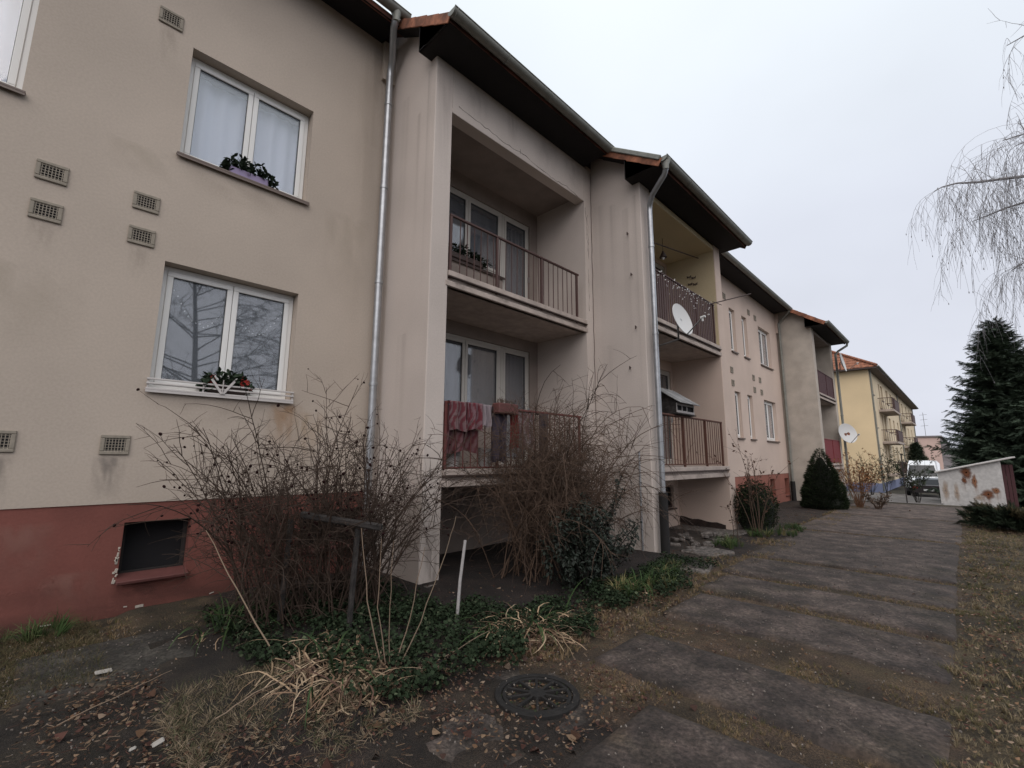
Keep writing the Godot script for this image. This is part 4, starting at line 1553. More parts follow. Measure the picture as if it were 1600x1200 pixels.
	# litter
	for q in [[-3.364, .647, .028, .007, .02, "squarish white fragment, larger of three, at the lawn's edge"], [-3.394, .54, .016, .006, .012, "smaller white crumb lying beside the squarish fragment"], [-4.702, .518, .05, .006, .02, "thin white sliver on the weathered slab near the wall"]]:
		m = MB.new()
		m.obox(P(q[0], q[3] + .05, q[1]), Vector3(q[2], q[3], q[4]), Basis(Vector3(.2, 1, .1).normalized(), q[0] * 7), .008)
		tag(obj("white_fragment", m, M.paper), q[5], "litter", "white scraps on the ground")
	# rubble under the big bay
	for i in 26:
		m = MB.new()
		var p := P(R(-4.5, -3.55), .02, R(8.3, 10.2))
		var hx := R(.05, .12)
		m.obox(p + Vector3(0, R(0, .04), 0), Vector3(hx, R(.025, .05), R(.04, .07)), Basis.from_euler(Vector3(R(-.2, .2), R(0, 3), R(-.2, .2))), .012)
		tag(obj("rubble_stone", m, M.rubble), "pale broken brick or stone lying in the open bay's undercroft", "stone", "rubble stones below the open bay")
	for q in [[-3.25, 6.95, .42, .3, .3], [-3.4, 8.35, .3, .35, -.2]]:
		m = MB.new()
		m.obox(P(q[0], .0, q[1]), Vector3(q[2], .045, q[3]), Basis(Vector3.UP, q[4]), .02)
		tag(obj("paving_slab", m, M.rubble), "loose pale slab by the black drain sleeve" if q[1] < 7.5 else "loose pale slab in front of the rubble stones", "slab", "loose slabs")
	# posts by the drive
	for q in [[-1.93, 25.0, 2.0, .022, "slim grey post standing before the dark car"], [-4.1, 30.0, 1.2, .03, "short slim post by the ochre block's blue base"]]:
		m = MB.new()
		m.rod(P(q[0], gy(0, q[1]) - .2, q[1]), P(q[0], gy(0, q[1]) + q[2], q[1]), q[3], 8)
		tag(obj("fence_post", m, M.wood_grey), q[4], "post")

# ---------- plants
# a cane that leaves p along d, wanders and droops; returns its points
func cane_pts(p: Vector3, d: Vector3, len: float, k: int, droop: float, wob: float) -> Array:
	var pts := [p]
	var dd := d.normalized()
	for i in k:
		dd = (dd + Vector3(R(-wob, wob), -droop * (i + 1) / k + R(-wob, wob) * .5, R(-wob, wob))).normalized()
		p += dd * len / k
		pts.append(p)
	return pts

func taper(a: float, b: float, k: int) -> Array:
	var r := []
	for i in k: r.append(lerpf(a, b, i / float(k - 1)))
	return r

func along(pts: Array, t: float) -> Vector3:
	var f := t * (pts.size() - 1)
	var i := mini(int(f), pts.size() - 2)
	return pts[i].lerp(pts[i + 1], f - i)

func tangent(pts: Array, t: float) -> Vector3:
	var i := mini(int(t * (pts.size() - 1)), pts.size() - 2)
	return (pts[i + 1] - pts[i]).normalized()

func clamp_wall(pts: Array, lim: float) -> Array:
	for i in pts.size():
		if pts[i].x < lim: pts[i].x = lim + absf(pts[i].x - lim) * .15
		if pts[i].y < .03: pts[i].y = .03 + R(0, .03)
	return pts

func rose_bush() -> void:
	var t := thing("rose_bush", "large bare rose bush with dark hips in front of the red plinth", "bush", P(-4.8, 0, 2.2))
	var hips := []
	var hm := SphereMesh.new()
	hm.radius = .0095
	hm.height = .024
	hm.radial_segments = 7
	hm.rings = 4
	hm.material = M.hip
	for i in 104:
		var m := MB.new()
		var base := P(R(-5.35, -4.55), R(0, .05), R(1.55, 2.85))
		var a := R(0, TAU)
		var lean := R(.12, .62)
		var d := Vector3(cos(a) * lean + .06, 1.0, sin(a) * lean + (.22 if base.z > -2.2 else -.05))
		var L := R(1.25, 2.15)
		if i % 9 == 0: L *= 1.25
		if base.z > -2.0: d.z = minf(d.z, .32)
		var main := clamp_wall(cane_pts(base, d, L, 14, R(.02, .2), .075), -6.15)
		m.tube(main, taper(R(.0075, .011), .0025, main.size()), 5)
		for j in rng.randi_range(9, 15):
			var f := R(.28, .98)
			var q := along(main, f)
			var dir := (tangent(main, f) * .6 + jit(.8) + Vector3(0, .12, 0)).normalized()
			var sub := clamp_wall(cane_pts(q, dir, R(.2, .62), 6, R(-.05, .25), .16), -6.2)
			m.tube(sub, taper(.0042, .0016, sub.size()), 3, false)
			for e in rng.randi_range(1, 4):
				var g := R(.3, 1.0)
				var tw := clamp_wall(cane_pts(along(sub, g), (tangent(sub, g) * .5 + jit(.9)).normalized(), R(.06, .22), 3, .05, .2), -6.2)
				m.tube(tw, taper(.0024, .0012, tw.size()), 3, false)
				if R(0, 1) < .17 and tw[-1].y > .8: hips.append(tw[-1])
		obj("cane", m, M.cane, t)
	var xf := []
	for p in hips: xf.append(Transform3D(basis_at(jit(1) + Vector3(0, .5, 0), R(0, 6), R(.8, 1.5)), p))
	scatter("rose_hips", hm, xf, [], t)
	# tangle of dead growth low in the middle
	var m := MB.new()
	for i in 560:
		var b := P(R(-5.5, -4.4), R(.02, 1.2), R(1.4, 2.75))
		var tw := clamp_wall(cane_pts(b, jit(1) + Vector3(0, .25, 0), R(.2, .6), 5, R(0, .3), .22), -6.2)
		m.tube(tw, taper(.004, .0015, tw.size()), 3, false)
	tag(obj("dead_twigs", m, M.cane, t), "", "", "", "stuff")

func tangle_shrub() -> void:
	var t := thing("arching_shrub", "tall bare brown arching shrub reaching across the grey loggia bay", "shrub", P(-4.1, 0, 4.9))
	for i in 96:
		var m := MB.new()
		var base := P(R(-4.75, -3.85), R(0, .05), R(4.4, 6.2))
		var a := R(0, TAU)
		var lean := R(.1, .55)
		var far: bool = i % 3 == 0
		var d := Vector3(cos(a) * lean, 1.0, sin(a) * lean - (.45 if far else .0))
		var L := R(1.7, 3.1) if not far else R(2.4, 3.5)
		var main := clamp_wall(cane_pts(base, d, L, 16, R(.1, .4), .12), -4.95)
		m.tube(main, taper(R(.008, .013), .0025, main.size()), 5)
		for j in rng.randi_range(8, 14):
			var f := R(.2, .98)
			var q := along(main, f)
			var dir := (tangent(main, f) * .6 + jit(.8)).normalized()
			var sub := clamp_wall(cane_pts(q, dir, R(.25, .8), 7, R(.0, .35), .17), -5.0)
			m.tube(sub, taper(.0045, .0016, sub.size()), 3, false)
			for e in rng.randi_range(1, 4):
				var g := R(.3, 1.0)
				var tw := cane_pts(along(sub, g), (tangent(sub, g) * .5 + jit(.9)).normalized(), R(.08, .3), 4, .1, .2)
				m.tube(tw, taper(.0026, .0012, tw.size()), 3, false)
		obj("cane", m, M.twig_tan if i % 4 != 1 else M.cane, t)
	var m := MB.new()
	for i in 2100:
		var b := P(R(-4.8, -3.8), R(.3, 1.3) + R(0, 1.1), 5.25 + R(-1, 1) * R(.3, 1.25))
		var tw := clamp_wall(cane_pts(b, jit(1) + Vector3(0, .1, 0), R(.25, .7), 6, R(0, .4), .24), -4.95)
		m.tube(tw, taper(.0036, .0014, tw.size()), 3, false)
	tag(obj("dead_twigs", m, M.twig_tan, t), "", "", "", "stuff")

# leaves on the ends of a few stems: an upright evergreen shrub
func evergreen_shrub() -> void:
	var t := thing("evergreen_shrub", "dark glossy evergreen shrub with one tall spire beside the conduit", "shrub", P(-3.6, 0, 5.1))
	var stems := MB.new()
	var xf := []
	var tn := []
	for i in 80:
		var base := P(R(-3.85, -3.45), 0, R(4.75, 5.4))
		var a := R(0, TAU)
		var far := R(0, .72)
		var h := R(.45, 1.05) * (1.15 - far * .5)
		var tip := base + Vector3(cos(a) * far * .8, h, sin(a) * far)
		if i < 3: tip = P(-3.45 + R(-.06, .06), 1.42 - i * .1, 5.66 + R(-.05, .05))
		tip.x = maxf(tip.x, -4.7)
		var mid := base.lerp(tip, .5) + jit(.08)
		stems.tube([base, mid, tip], [.011, .008, .004], 5)
		for j in 80:
			var f := pow(R(.0, 1.0), .6)
			var q := base.lerp(mid, f * 2) if f < .5 else mid.lerp(tip, f * 2 - 1)
			var side := Vector3(R(-1, 1), R(-.2, .8), R(-1, 1)).normalized()
			q += side * R(.01, .09)
			xf.append(Transform3D(basis_at(side.lerp(Vector3.UP, .4), R(0, TAU), R(.7, 1.3)), q))
			var g := R(.6, 1.25)
			tn.append(Color(.018 * g, .025 * g, .018 * g))
	obj("stem", stems, M.bark, t)
	var lm := leaf_mesh(.052, .026, .35, M.glossy_leaf)
	scatter("foliage", lm, xf, tn, t)

func small_leafed(called: String, label: String, base: Vector3, n: int, h: float, spread: float, leaves: int, lc: Color, stem_mat: Material, category := "shrub") -> void:
	var t := thing(called, label, category, base)
	var m := MB.new()
	var xf := []
	var tn := []
	for i in n:
		var a := R(0, TAU)
		var d := Vector3(cos(a) * spread * R(.2, 1), 1.0, sin(a) * spread * R(.2, 1))
		var main := cane_pts(base + Vector3(cos(a), 0, sin(a)) * R(0, .08), d, h * R(.6, 1.05), 10, .05, .07)
		m.tube(main, taper(.009, .003, main.size()), 5)
		for j in 8:
			var f := R(.35, 1)
			var sub := cane_pts(along(main, f), tangent(main, f) * .7 + jit(.6), h * R(.1, .3), 4, .03, .12)
			m.tube(sub, taper(.004, .0015, sub.size()), 3, false)
			for k in leaves:
				var g := R(.2, 1)
				xf.append(Transform3D(basis_at(jit(1) + Vector3(0, .4, 0), R(0, TAU), R(.6, 1.3)), along(sub, g) + jit(.015)))
				tn.append(lc * R(.6, 1.3))
	obj("stem", m, stem_mat, t)
	if xf.size() > 0: scatter("foliage", leaf_mesh(.06, .035), xf, tn, t)

func sprig_mesh(len: float, w: float, needles: int, m: Material) -> ArrayMesh:
	# flat conifer spray: a stem along z with needles on both sides and on top
	var b := MB.new()
	for i in needles:
		var t := (i + .5) / needles
		var o := Vector3(0, -.1 * len * t * t, len * t)
		var l := w * (1.05 - .75 * t)
		for sg in [-1.0, 1.0]:
			var e := o + Vector3(sg * l, R(-.15, .25) * l, l * R(.5, .9))
			b.tri(o + Vector3(0, 0, -len * .03), e, o + Vector3(0, 0, len * .05)) if sg < 0 else b.tri(o + Vector3(0, 0, -len * .03), o + Vector3(0, 0, len * .05), e)
		b.tri(o + Vector3(-.006, 0, 0), o + Vector3(.006, 0, 0), o + Vector3(0, l * .7, l * .8))
	return b.mesh(m)

func look(dir: Vector3, roll: float, sc: float) -> Basis:
	# z axis along dir
	var z := dir.normalized()
	var x := Vector3.UP.cross(z)
	x = Vector3.RIGHT if x.length() < .05 else x.normalized()
	var b := Basis(x, z.cross(x), z).rotated(z, roll)
	return b.scaled(Vector3.ONE * sc)

func spruce(base: Vector3, h: float, rad: float, label: String, shade: float, bare_to := .06, dens := 1.0) -> void:
	var t := thing("spruce_tree", label, "spruce", base)
	var m := MB.new()
	m.tube([base, base + Vector3(0, h * .5, 0), base + Vector3(.05, h * .99, 0)], [.17, .11, .012], 9)
	obj("trunk", m, M.bark, t)
	var bm := MB.new()
	var xf := []
	var tn := []
	var y := h * bare_to
	var k := 0
	while y < h * .985:
		var f := y / h
		var n := int(round(lerpf(11, 5, f)))
		var off := R(0, TAU)
		for i in n:
			var a := off + TAU * i / n + R(-.25, .25)
			var len := rad * pow(1 - f, .72) * R(.66, 1.14) + .10
			var d := Vector3(cos(a), 0, sin(a))
			var o := base + Vector3(0, y + R(-.08, .08), 0)
			var pts := []
			var sag := lerpf(.30, -.25, f) * len
			for q in 7:
				var u := q / 6.0
				pts.append(o + d * len * u + Vector3(0, -sag * u + .22 * len * u * u, 0))
			bm.tube(pts, taper(.018 * (1 - f) + .006, .003, 7), 4, false)
			var steps := int(len / .13 * dens) + 3
			for s in steps:
				var u := (s + R(0, 1)) / steps
				var p := along(pts, u)
				var tg := tangent(pts, u)
				var lat := tg.cross(Vector3.UP).normalized()
				for sg in [-1.0, 1.0]:
					var dir: Vector3 = (tg * R(.5, .9) + lat * sg * R(.5, 1.0) + Vector3(0, R(-.4, .12), 0)).normalized()
					var ll := (.12 + .42 * len * (1.0 - u) * R(.6, 1.1))
					var w := 0.0
					while w < ll:
						var sc := R(.75, 1.25) * (1.0 - .25 * u)
						xf.append(Transform3D(look(dir + jit(.35) + Vector3(0, -.12, 0), R(-.6, .6), sc), p + dir * w + Vector3(0, -.18 * w * w, 0)))
						var g := R(.65, 1.3) * shade
						tn.append(Color(.07 * g, .095 * g, .066 * g))
						w += .2
			xf.append(Transform3D(look(tangent(pts, .95), 0, .9), pts[5]))
			tn.append(Color(.03, .042, .026) * shade)
		y += h * lerpf(.03, .022, f)
		k += 1
	obj("branch", bm, M.bark, t)
	scatter("needles", M.spray_big, xf, tn, t)

func dwarf_conifer(base: Vector3, h: float, rad: float, label: String) -> void:
	var t := thing("dwarf_spruce", label, "conifer", base)
	var m := MB.new()
	m.tube([base, base + Vector3(0, h * .9, 0)], [.06, .01], 7)
	obj("trunk", m, M.bark, t)
	var xf := []
	var tn := []
	for i in 9000:
		var f := 1.0 - sqrt(R(0, 1))
		f = clampf(f, 0, 1)
		var a := R(0, TAU)
		# skirts: uneven tiers
		var tier := .92 + .06 * sin(f * 26.0 + sin(a * 3) * 1.3) + .05 * sin(a * 5 + f * 9)
		var prof := pow(1 - f, .7) * (1.0 if f > .2 else .80 + f)
		var r := rad * prof * tier * R(.9, 1.02) + .02
		var p := base + Vector3(cos(a) * r, .05 + f * h * .97, sin(a) * r)
		var dir := Vector3(cos(a), R(.15, .8), sin(a))
		xf.append(Transform3D(look(dir, R(0, TAU), R(.22, .42)), p - dir * .05))
		var g := R(.6, 1.3)
		tn.append(Color(.022 * g, .032 * g, .016 * g))
	scatter("needles", M.spray, xf, tn, t)
	# dark heart so that no daylight shows through the middle
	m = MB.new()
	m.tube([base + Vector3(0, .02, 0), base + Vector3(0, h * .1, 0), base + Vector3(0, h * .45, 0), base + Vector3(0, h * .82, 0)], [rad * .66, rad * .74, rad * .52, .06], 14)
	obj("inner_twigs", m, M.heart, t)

func boxwood(base: Vector3, r: float, h: float, label: String) -> void:
	var t := thing("boxwood_ball", label, "boxwood", base)
	var xf := []
	var tn := []
	for i in 6500:
		var d := Vector3(R(-1, 1), R(-.75, 1), R(-1, 1))
		if d.length() > 1.0 or d.length() < .2: continue
		d = d.normalized()
		var lump := 1.0 + .07 * sin(d.x * 7 + 1) * sin(d.z * 6) + .05 * sin(d.y * 9)
		var p := base + Vector3(d.x * r, h * .5 + d.y * h * .52, d.z * r) * 1.0
		p = (base + Vector3(0, h * .5, 0)).lerp(p, lump * R(.84, 1.03))
		p.y = maxf(p.y, .02)
		xf.append(Transform3D(basis_at(d + jit(.7), R(0, TAU), R(.6, 1.2)), p))
		var g := R(.55, 1.35)
		tn.append(Color(.017 * g, .024 * g, .011 * g))
	scatter("foliage", leaf_mesh(.05, .028, .3), xf, tn, t)
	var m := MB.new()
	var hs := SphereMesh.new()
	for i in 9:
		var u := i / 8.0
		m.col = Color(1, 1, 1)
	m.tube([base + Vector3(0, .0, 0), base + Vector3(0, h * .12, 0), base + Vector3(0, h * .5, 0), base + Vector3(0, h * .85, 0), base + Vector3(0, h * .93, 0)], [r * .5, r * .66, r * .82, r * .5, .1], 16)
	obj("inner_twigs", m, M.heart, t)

func spreading_juniper(base: Vector3, label: String) -> void:
	var t := thing("spreading_juniper", label, "juniper", base)
	var bm := MB.new()
	var xf := []
	var tn := []
	for i in 120:
		var a := R(0, TAU)
		var lvl := R(0, 1)
		var len := R(.7, 1.25) * (1.0 - .4 * lvl)
		var d := Vector3(cos(a), lerpf(.15, 1.0, lvl), sin(a))
		var pts := cane_pts(base + Vector3(0, .05, 0), d, len * 1.05, 8, .10, .06)
		bm.tube(pts, taper(.014, .004, pts.size()), 4, false)
		for s in 40:
			var u := R(.15, 1)
			var dir := tangent(pts, u) + jit(.75) + Vector3(0, .25, 0)
			xf.append(Transform3D(look(dir, R(0, TAU), R(.45, .85)), along(pts, u)))
			var g := R(.6, 1.3)
			tn.append(Color(.024 * g, .033 * g, .020 * g) if lvl < .75 else Color(.085 * g, .07 * g, .04 * g))
	obj("branch", bm, M.bark, t)
	scatter("needles", M.spray, xf, tn, t)

func weep(m: MB, p: Vector3, len: float, r: float) -> void:
	var pts := cane_pts(p, Vector3(R(-.9, .7), R(-.5, .25), R(-.8, .8)), len, 12, .6, .1)
	m.tube(pts, taper(r * .65, .001, pts.size()), 3, false)
	for j in int(len * 12):
		var f := R(.15, 1)
		var tw := cane_pts(along(pts, f), Vector3(R(-.5, .5), -R(.5, 1.2), R(-.5, .5)), R(.12, .45), 5, .4, .1)
		m.tube(tw, taper(.0016, .0009, tw.size()), 3, false)
		if R(0, 1) < .12:
			m.obox(tw[-1], Vector3(.004, .012, .004), Basis(Vector3(1, 0, 0), R(-.6, .6)), .002)

func birch() -> void:
	var base := P(3.5, 0, 8.6)
	var t := thing("weeping_birch", "bare weeping birch whose thin drooping twigs hang in from the frame's side", "birch", base)
	var tm := MB.new()
	var trunk := [base + Vector3(0, -.1, 0), base + Vector3(.05, 2.5, .05), base + Vector3(-.05, 5.0, 0), base + Vector3(.08, 8.0, .1), base + Vector3(0, 11.0, 0)]
	tm.tube(trunk, [.21, .17, .13, .08, .02], 12)
	obj("trunk", tm, M.birch_bark, t)
	# limbs: end points chosen where the boughs hang
	var limbs := [
		[4.2, P(.65, 5.32, 8.25), P(.06, 5.22, 8.0), .8, 40],
		[4.6, P(1.2, 5.1, 8.5), P(.42, 4.75, 8.3), 1.0, 40],
		[5.0, P(1.5, 5.9, 8.2), P(.72, 5.45, 7.8), 1.1, 44],
		[6.3, P(1.9, 7.5, 8.7), P(1.0, 7.2, 8.6), .5, 22],
		[4.0, P(1.7, 4.7, 9.3), P(.75, 4.3, 9.4), 1.1, 40],
		[5.6, P(1.9, 6.2, 9.0), P(.95, 5.9, 8.9), 1.2, 40],
		[5.2, P(2.0, 5.6, 8.0), P(1.0, 5.0, 7.6), 1.3, 44],
		[6.6, P(2.2, 7.0, 8.4), P(1.25, 6.5, 8.3), 1.2, 40],
		[4.4, P(5.2, 5.6, 9.6), P(6.2, 5.2, 10.2), 1.2, 20],
		[5.6, P(4.4, 7.0, 7.6), P(5.2, 6.6, 6.7), 1.3, 20],
		[7.0, P(3.9, 8.6, 9.8), P(4.4, 8.3, 10.8), 1.2, 16],
		[8.0, P(2.7, 9.4, 8.2), P(2.0, 9.0, 7.8), 1.2, 18],
	]
	for l in limbs:
		var m := MB.new()
		var o := base + Vector3(0, l[0], 0)
		var pts := []
		for q in 13:
			var u := q / 12.0
			var a: Vector3 = o.lerp(l[1], u)
			var b: Vector3 = l[1].lerp(l[2], u)
			pts.append(a.lerp(b, u) + jit(.025))
		m.tube(pts, taper(.04, .005, 13), 6)
		for i in int(l[4] * 1.15):
			var f := R(.4, 1.0)
			weep(m, along(pts, f), R(.6, 1.5) * l[3], .0035)
		# a few upright twigs
		for i in 4:
			var f := R(.5, .95)
			var up := cane_pts(along(pts, f), Vector3(R(-.6, .2), R(.6, 1), R(-.3, .3)), R(.25, .55), 6, .08, .16)
			m.tube(up, taper(.005, .0016, up.size()), 3, false)
			for j in 4:
				var tw := cane_pts(along(up, R(.3, 1)), jit(1) + Vector3(-.3, .2, 0), R(.08, .25), 3, .05, .15)
				m.tube(tw, taper(.0028, .0013, tw.size()), 3, false)
		obj("limb", m, M.birch_twig, t)

func bare_tree(base: Vector3, h: float, label: String) -> void:
	var t := thing("bare_tree", label, "tree", base)
	var m := MB.new()
	var tr := cane_pts(base, Vector3.UP, h, 14, 0, .03)
	m.tube(tr, taper(.15, .02, tr.size()), 9)
	obj("trunk", m, M.bark, t)
	for i in 56:
		m = MB.new()
		var f := R(.16, .97)
		var a := R(0, TAU)
		var L := h * .42 * (1.1 - f) + .5
		var pts := cane_pts(along(tr, f), Vector3(cos(a), R(.1, .7), sin(a)), L, 10, .06, .09)
		m.tube(pts, taper(.035 * (1.1 - f) + .008, .004, pts.size()), 5)
		for j in 12:
			var g := R(.3, 1)
			var sub := cane_pts(along(pts, g), tangent(pts, g) + jit(.7), L * R(.15, .4), 6, .05, .13)
			m.tube(sub, taper(.013, .004, sub.size()), 3, false)
			for k in 6:
				var e := R(.3, 1)
				var tw := cane_pts(along(sub, e), tangent(sub, e) + jit(.8), R(.15, .5), 3, .05, .14)
				m.tube(tw, taper(.007, .003, tw.size()), 3, false)
		obj("limb", m, M.bark, t)

# clump of strap leaves: dead ones lie curled, live ones stand and arch
func strap_clump(called: String, label: String, c: Vector3, rx: float, rz: float, n: int, len: float, live: float, group := "") -> void:
	var t := thing(called, label, "plant", c, group)
	for part in ["live_leaves", "dead_leaves"]:
		var m := MB.new()
		for i in int(n * (live if part == "live_leaves" else 1.0 - live)):
			var a := R(0, TAU)
			var p := c + Vector3(cos(a) * R(0, rx), .02, sin(a) * R(0, rz))
			var ad := a + R(-.7, .7) * (1.0 if part == "live_leaves" else 3.5)
			var d := Vector3(cos(ad), 0, sin(ad))
			var L := len * R(.5, 1.15)
			var w := R(.003, .0075)
			var side := Vector3(-d.z, 0, d.x)
			var row_l := []
			var row_r := []
			var q := p
			var el: float = R(.9, 1.45) if part == "live_leaves" else R(-.1, .85)
			var bend: float = R(.12, .45) if part == "live_leaves" else R(.15, .65)
			var yaw := 0.0
			for k in 9:
				var u := k / 8.0
				var ww := w * (1.0 - pow(u, 2.2)) + .001
				var tw := R(-.3, .3) if part == "dead_leaves" else 0.0
				row_l.append(q - side * ww + Vector3(0, tw * ww, 0))
				row_r.append(q + side * ww - Vector3(0, tw * ww, 0))
				var dd := d.rotated(Vector3.UP, yaw)
				q += (dd * cos(el) + Vector3(0, sin(el), 0)) * L / 8
				el -= bend
				if part == "dead_leaves": yaw += R(-.5, .5)
				if q.y < .025: q.y = .025 + R(0, .02)
			var cc: Color
			if part == "live_leaves": cc = Color(.045, .075, .03) * R(.6, 1.4)
			else: cc = [Color(.36, .26, .17), Color(.22, .145, .095), Color(.42, .32, .22), Color(.12, .075, .055)][rng.randi() % 4] * R(.7, 1.1)
			var cols := [[], []]
			for k in 9:
				cols[0].append(cc)
				cols[1].append(cc)
			m.sheet([row_l, row_r], false, cols)
		if m.v.size() > 0: tag(obj(part, m, M.straw, t), "", "", "", "stuff")

func stalk(label: String, pts: Array, r: float, c: Color) -> void:
	var m := MB.new()
	m.col = c
	var f := []
	for i in pts.size() - 1:
		for k in 4: f.append(pts[i].lerp(pts[i + 1], k / 4.0) + jit(.006))
	f.append(pts[-1])
	m.tube(f, taper(r, r * .45, f.size()), 5)
	tag(obj("dry_stalk", m, M.straw), label, "stalk", "dry stalks in the bed")

# ---------- ground
func zone(x: float, s: float) -> Color:
	# base colour of the soil by place: leaf litter, dark bed, dry lawn, sandy strip
	var a := nz(x + 7, s, .5)
	var b := nz(x - 31, s + 11, 1.7)
	var c := Color(.062, .044, .036).lerp(Color(.085, .062, .042), clampf(.5 + a, 0, 1))
	if x > -.25 + a * .12:
		c = Color(.17, .125, .075).lerp(Color(.12, .095, .05), clampf(.5 + b, 0, 1))
	elif x > -2.9 and s > 2.6:
		c = Color(.235, .155, .10).lerp(Color(.15, .11, .06), clampf(.5 + b * 1.3, 0, 1))
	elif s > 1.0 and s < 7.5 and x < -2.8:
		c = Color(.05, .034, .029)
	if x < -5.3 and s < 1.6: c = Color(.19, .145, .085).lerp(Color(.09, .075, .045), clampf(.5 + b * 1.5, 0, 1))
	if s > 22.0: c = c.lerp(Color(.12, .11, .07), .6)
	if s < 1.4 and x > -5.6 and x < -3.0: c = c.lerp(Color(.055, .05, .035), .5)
	return c * (1.0 + b * .25)

func ground() -> void:
	var m := MB.new()
	var g := []
	var cc := []
	var s := -4.0
	while s <= 26.01:
		var row := []
		var cr := []
		var x := -6.6
		while x <= 8.01:
			var y := gy(x, s) + bumps(x, s)
			if s > .8 and s < 7.6 and x < -2.9: y += .04 * smoothstep(-2.9, -3.5, x)
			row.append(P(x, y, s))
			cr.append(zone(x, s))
			x += .11 if s < 14 else .11
		g.append(row)
		cc.append(cr)
		s += .11 if s < 9.0 else .25
	m.sheet(g, true, cc) if false else m.sheet(g, false, cc)
	tag(obj("ground", m, M.ground), "bare soil, leaf litter and thin winter grass around the path", "", "", "structure")
	# the country around, to the horizon
	m = MB.new()
	g = []
	cc = []
	for i in 42:
		var row := []
		var cr := []
		var ss: float = -60.0 + i * 12.0 if i < 30 else 300.0 + (i - 29) * 70.0
		for j in 61:
			var x := (j - 30) * absf(j - 30) * .9
			row.append(P(x, gy(x, ss) - .09 + (0.0 if ss < 320 else (ss - 320) * .03 * (.6 + .4 * sin(x * .006 + 1.0))), ss))
			cr.append(Color(.10, .092, .058))
		g.append(row)
		cc.append(cr)
	m.sheet(g, false, cc)
	tag(obj("terrain", m, M.ground), "", "", "", "structure")
	# pale drive crossing behind the path
	m = MB.new()
	g = []
	for i in 9:
		var row := []
		for j in 2:
			var ss := 24.6 + i * 2.6
			row.append(P(-9.0 if j == 0 else -.9 + (5.0 if i > 3 else 0.0), gy(0, ss) - .02 + (.035 if true else 0.0), ss))
		g.append(row)
	m.sheet(g)
	tag(obj("road", m, M.asphalt), "pale drive crossing beyond the end of the path", "", "", "structure")

func slab(parent: Node3D, x0: float, x1: float, s0: float, s1: float, y: float, tone: float, warm := 1.0) -> void:
	var m := MB.new()
	var g := []
	var cc := []
	var nx := int((x1 - x0) / .07) + 2
	var ns := int((s1 - s0) / .07) + 2
	var o := R(0, 99)
	var tilt := R(-.008, .008)
	for i in ns:
		var row := []
		var cr := []
		for j in nx:
			var u := j / float(nx - 1)
			var w := i / float(ns - 1)
			var x := lerpf(x0, x1, u)
			var s := lerpf(s0, s1, w)
			var ex := minf(u, 1 - u) * (x1 - x0)
			var es := minf(w, 1 - w) * (s1 - s0)
			# broken outline: rim points pushed about, corners rounded
			var wob := nz(x * 1.0 + o, s, 1.1) * .07 + nz(x + o, s + 5, 4.0) * .03
			if ex < .001: x += (1 if u < .5 else -1) * (absf(wob) + maxf(0, .16 - es) * .75)
			if es < .001: s += (1 if w < .5 else -1) * (absf(nz(s + o, x, 1.2)) * .05 + maxf(0, .14 - ex) * .6)
			var e := minf(ex, es)
			var yy := y + (u - .5) * tilt * 2 + nz(x, s, 3.0) * .006 - (.075 if e < .001 else (.012 if e < .08 else 0.0))
			row.append(P(x, yy + gy(x, s), s))
			var k := tone * (1.0 + nz(x + o, s, .8) * .5 + nz(x + o, s, 6.0) * .45)
			if e < .2: k *= lerpf(.8, 1.0, e / .2)
			var moss := clampf((nz(x + o * 2, s, 1.0) - .12) * 2.0 + (.2 - e) * .8, 0, 1)
			var c := Color(.094 * k * warm, .077 * k, .068 * k)
			c = c.lerp(Color(.062, .052, .03), moss * .6)
			var silt := clampf((.17 - e) * 5.0 + nz(x, s, 2.2) * 1.6 + nz(x + 9, s, .7) * .4 - .38, 0, 1)
			c = c.lerp(Color(.128, .088, .058) * (1.0 + nz(x, s, 7.0) * .4), silt * .85)
			cr.append(c)
		g.append(row)
		cc.append(cr)
	m.sheet(g, false, cc)
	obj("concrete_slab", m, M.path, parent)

var slabs := []

func path() -> void:
	var p := node("path", self)
	tag(p, "broken concrete path of cross-laid slabs with grassy joints", "", "", "structure")
	var edges := [.35, 1.62, 3.10, 4.22, 5.88, 7.05, 8.55, 12.6, 17.1, 22.6]
	var starts := [.6, 1.72, 3.28, 4.76, 5.97, 7.11, 8.59, 12.61, 17.11]
	for i in starts.size():
		var s0: float = starts[i]
		var s1: float = edges[i + 1]
		var xl := -2.42 - clampf((s0 - 4.0) * .12, 0, .8) + R(-.05, .05)
		if s0 < 3.0: xl = -1.75
		if s0 > 20: xl = -2.9
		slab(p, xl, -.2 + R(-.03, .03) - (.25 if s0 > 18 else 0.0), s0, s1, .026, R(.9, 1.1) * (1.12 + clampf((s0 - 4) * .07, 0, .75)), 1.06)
		slabs.append([xl, -.2, s0, s1])
	slab(p, -2.85, -1.78, 1.6, 3.05, .008, .95)
	slabs.append([-2.85, -1.78, 1.6, 3.05])
	var q := node("wall_paving", self)
	tag(q, "weathered dark slabs along the foot of the tan wall", "", "", "structure")
	slab(q, -5.6, -4.45, .0, 1.2, .03, .95, .86)
	slab(q, -4.3, -3.5, .8, 1.4, .022, .62, .82)

func on_slab(x: float, s: float) -> bool:
	for q in slabs:
		if x > q[0] + .05 and x < q[1] - .05 and s > q[2] + .04 and s < q[3] - .04: return true
	return false

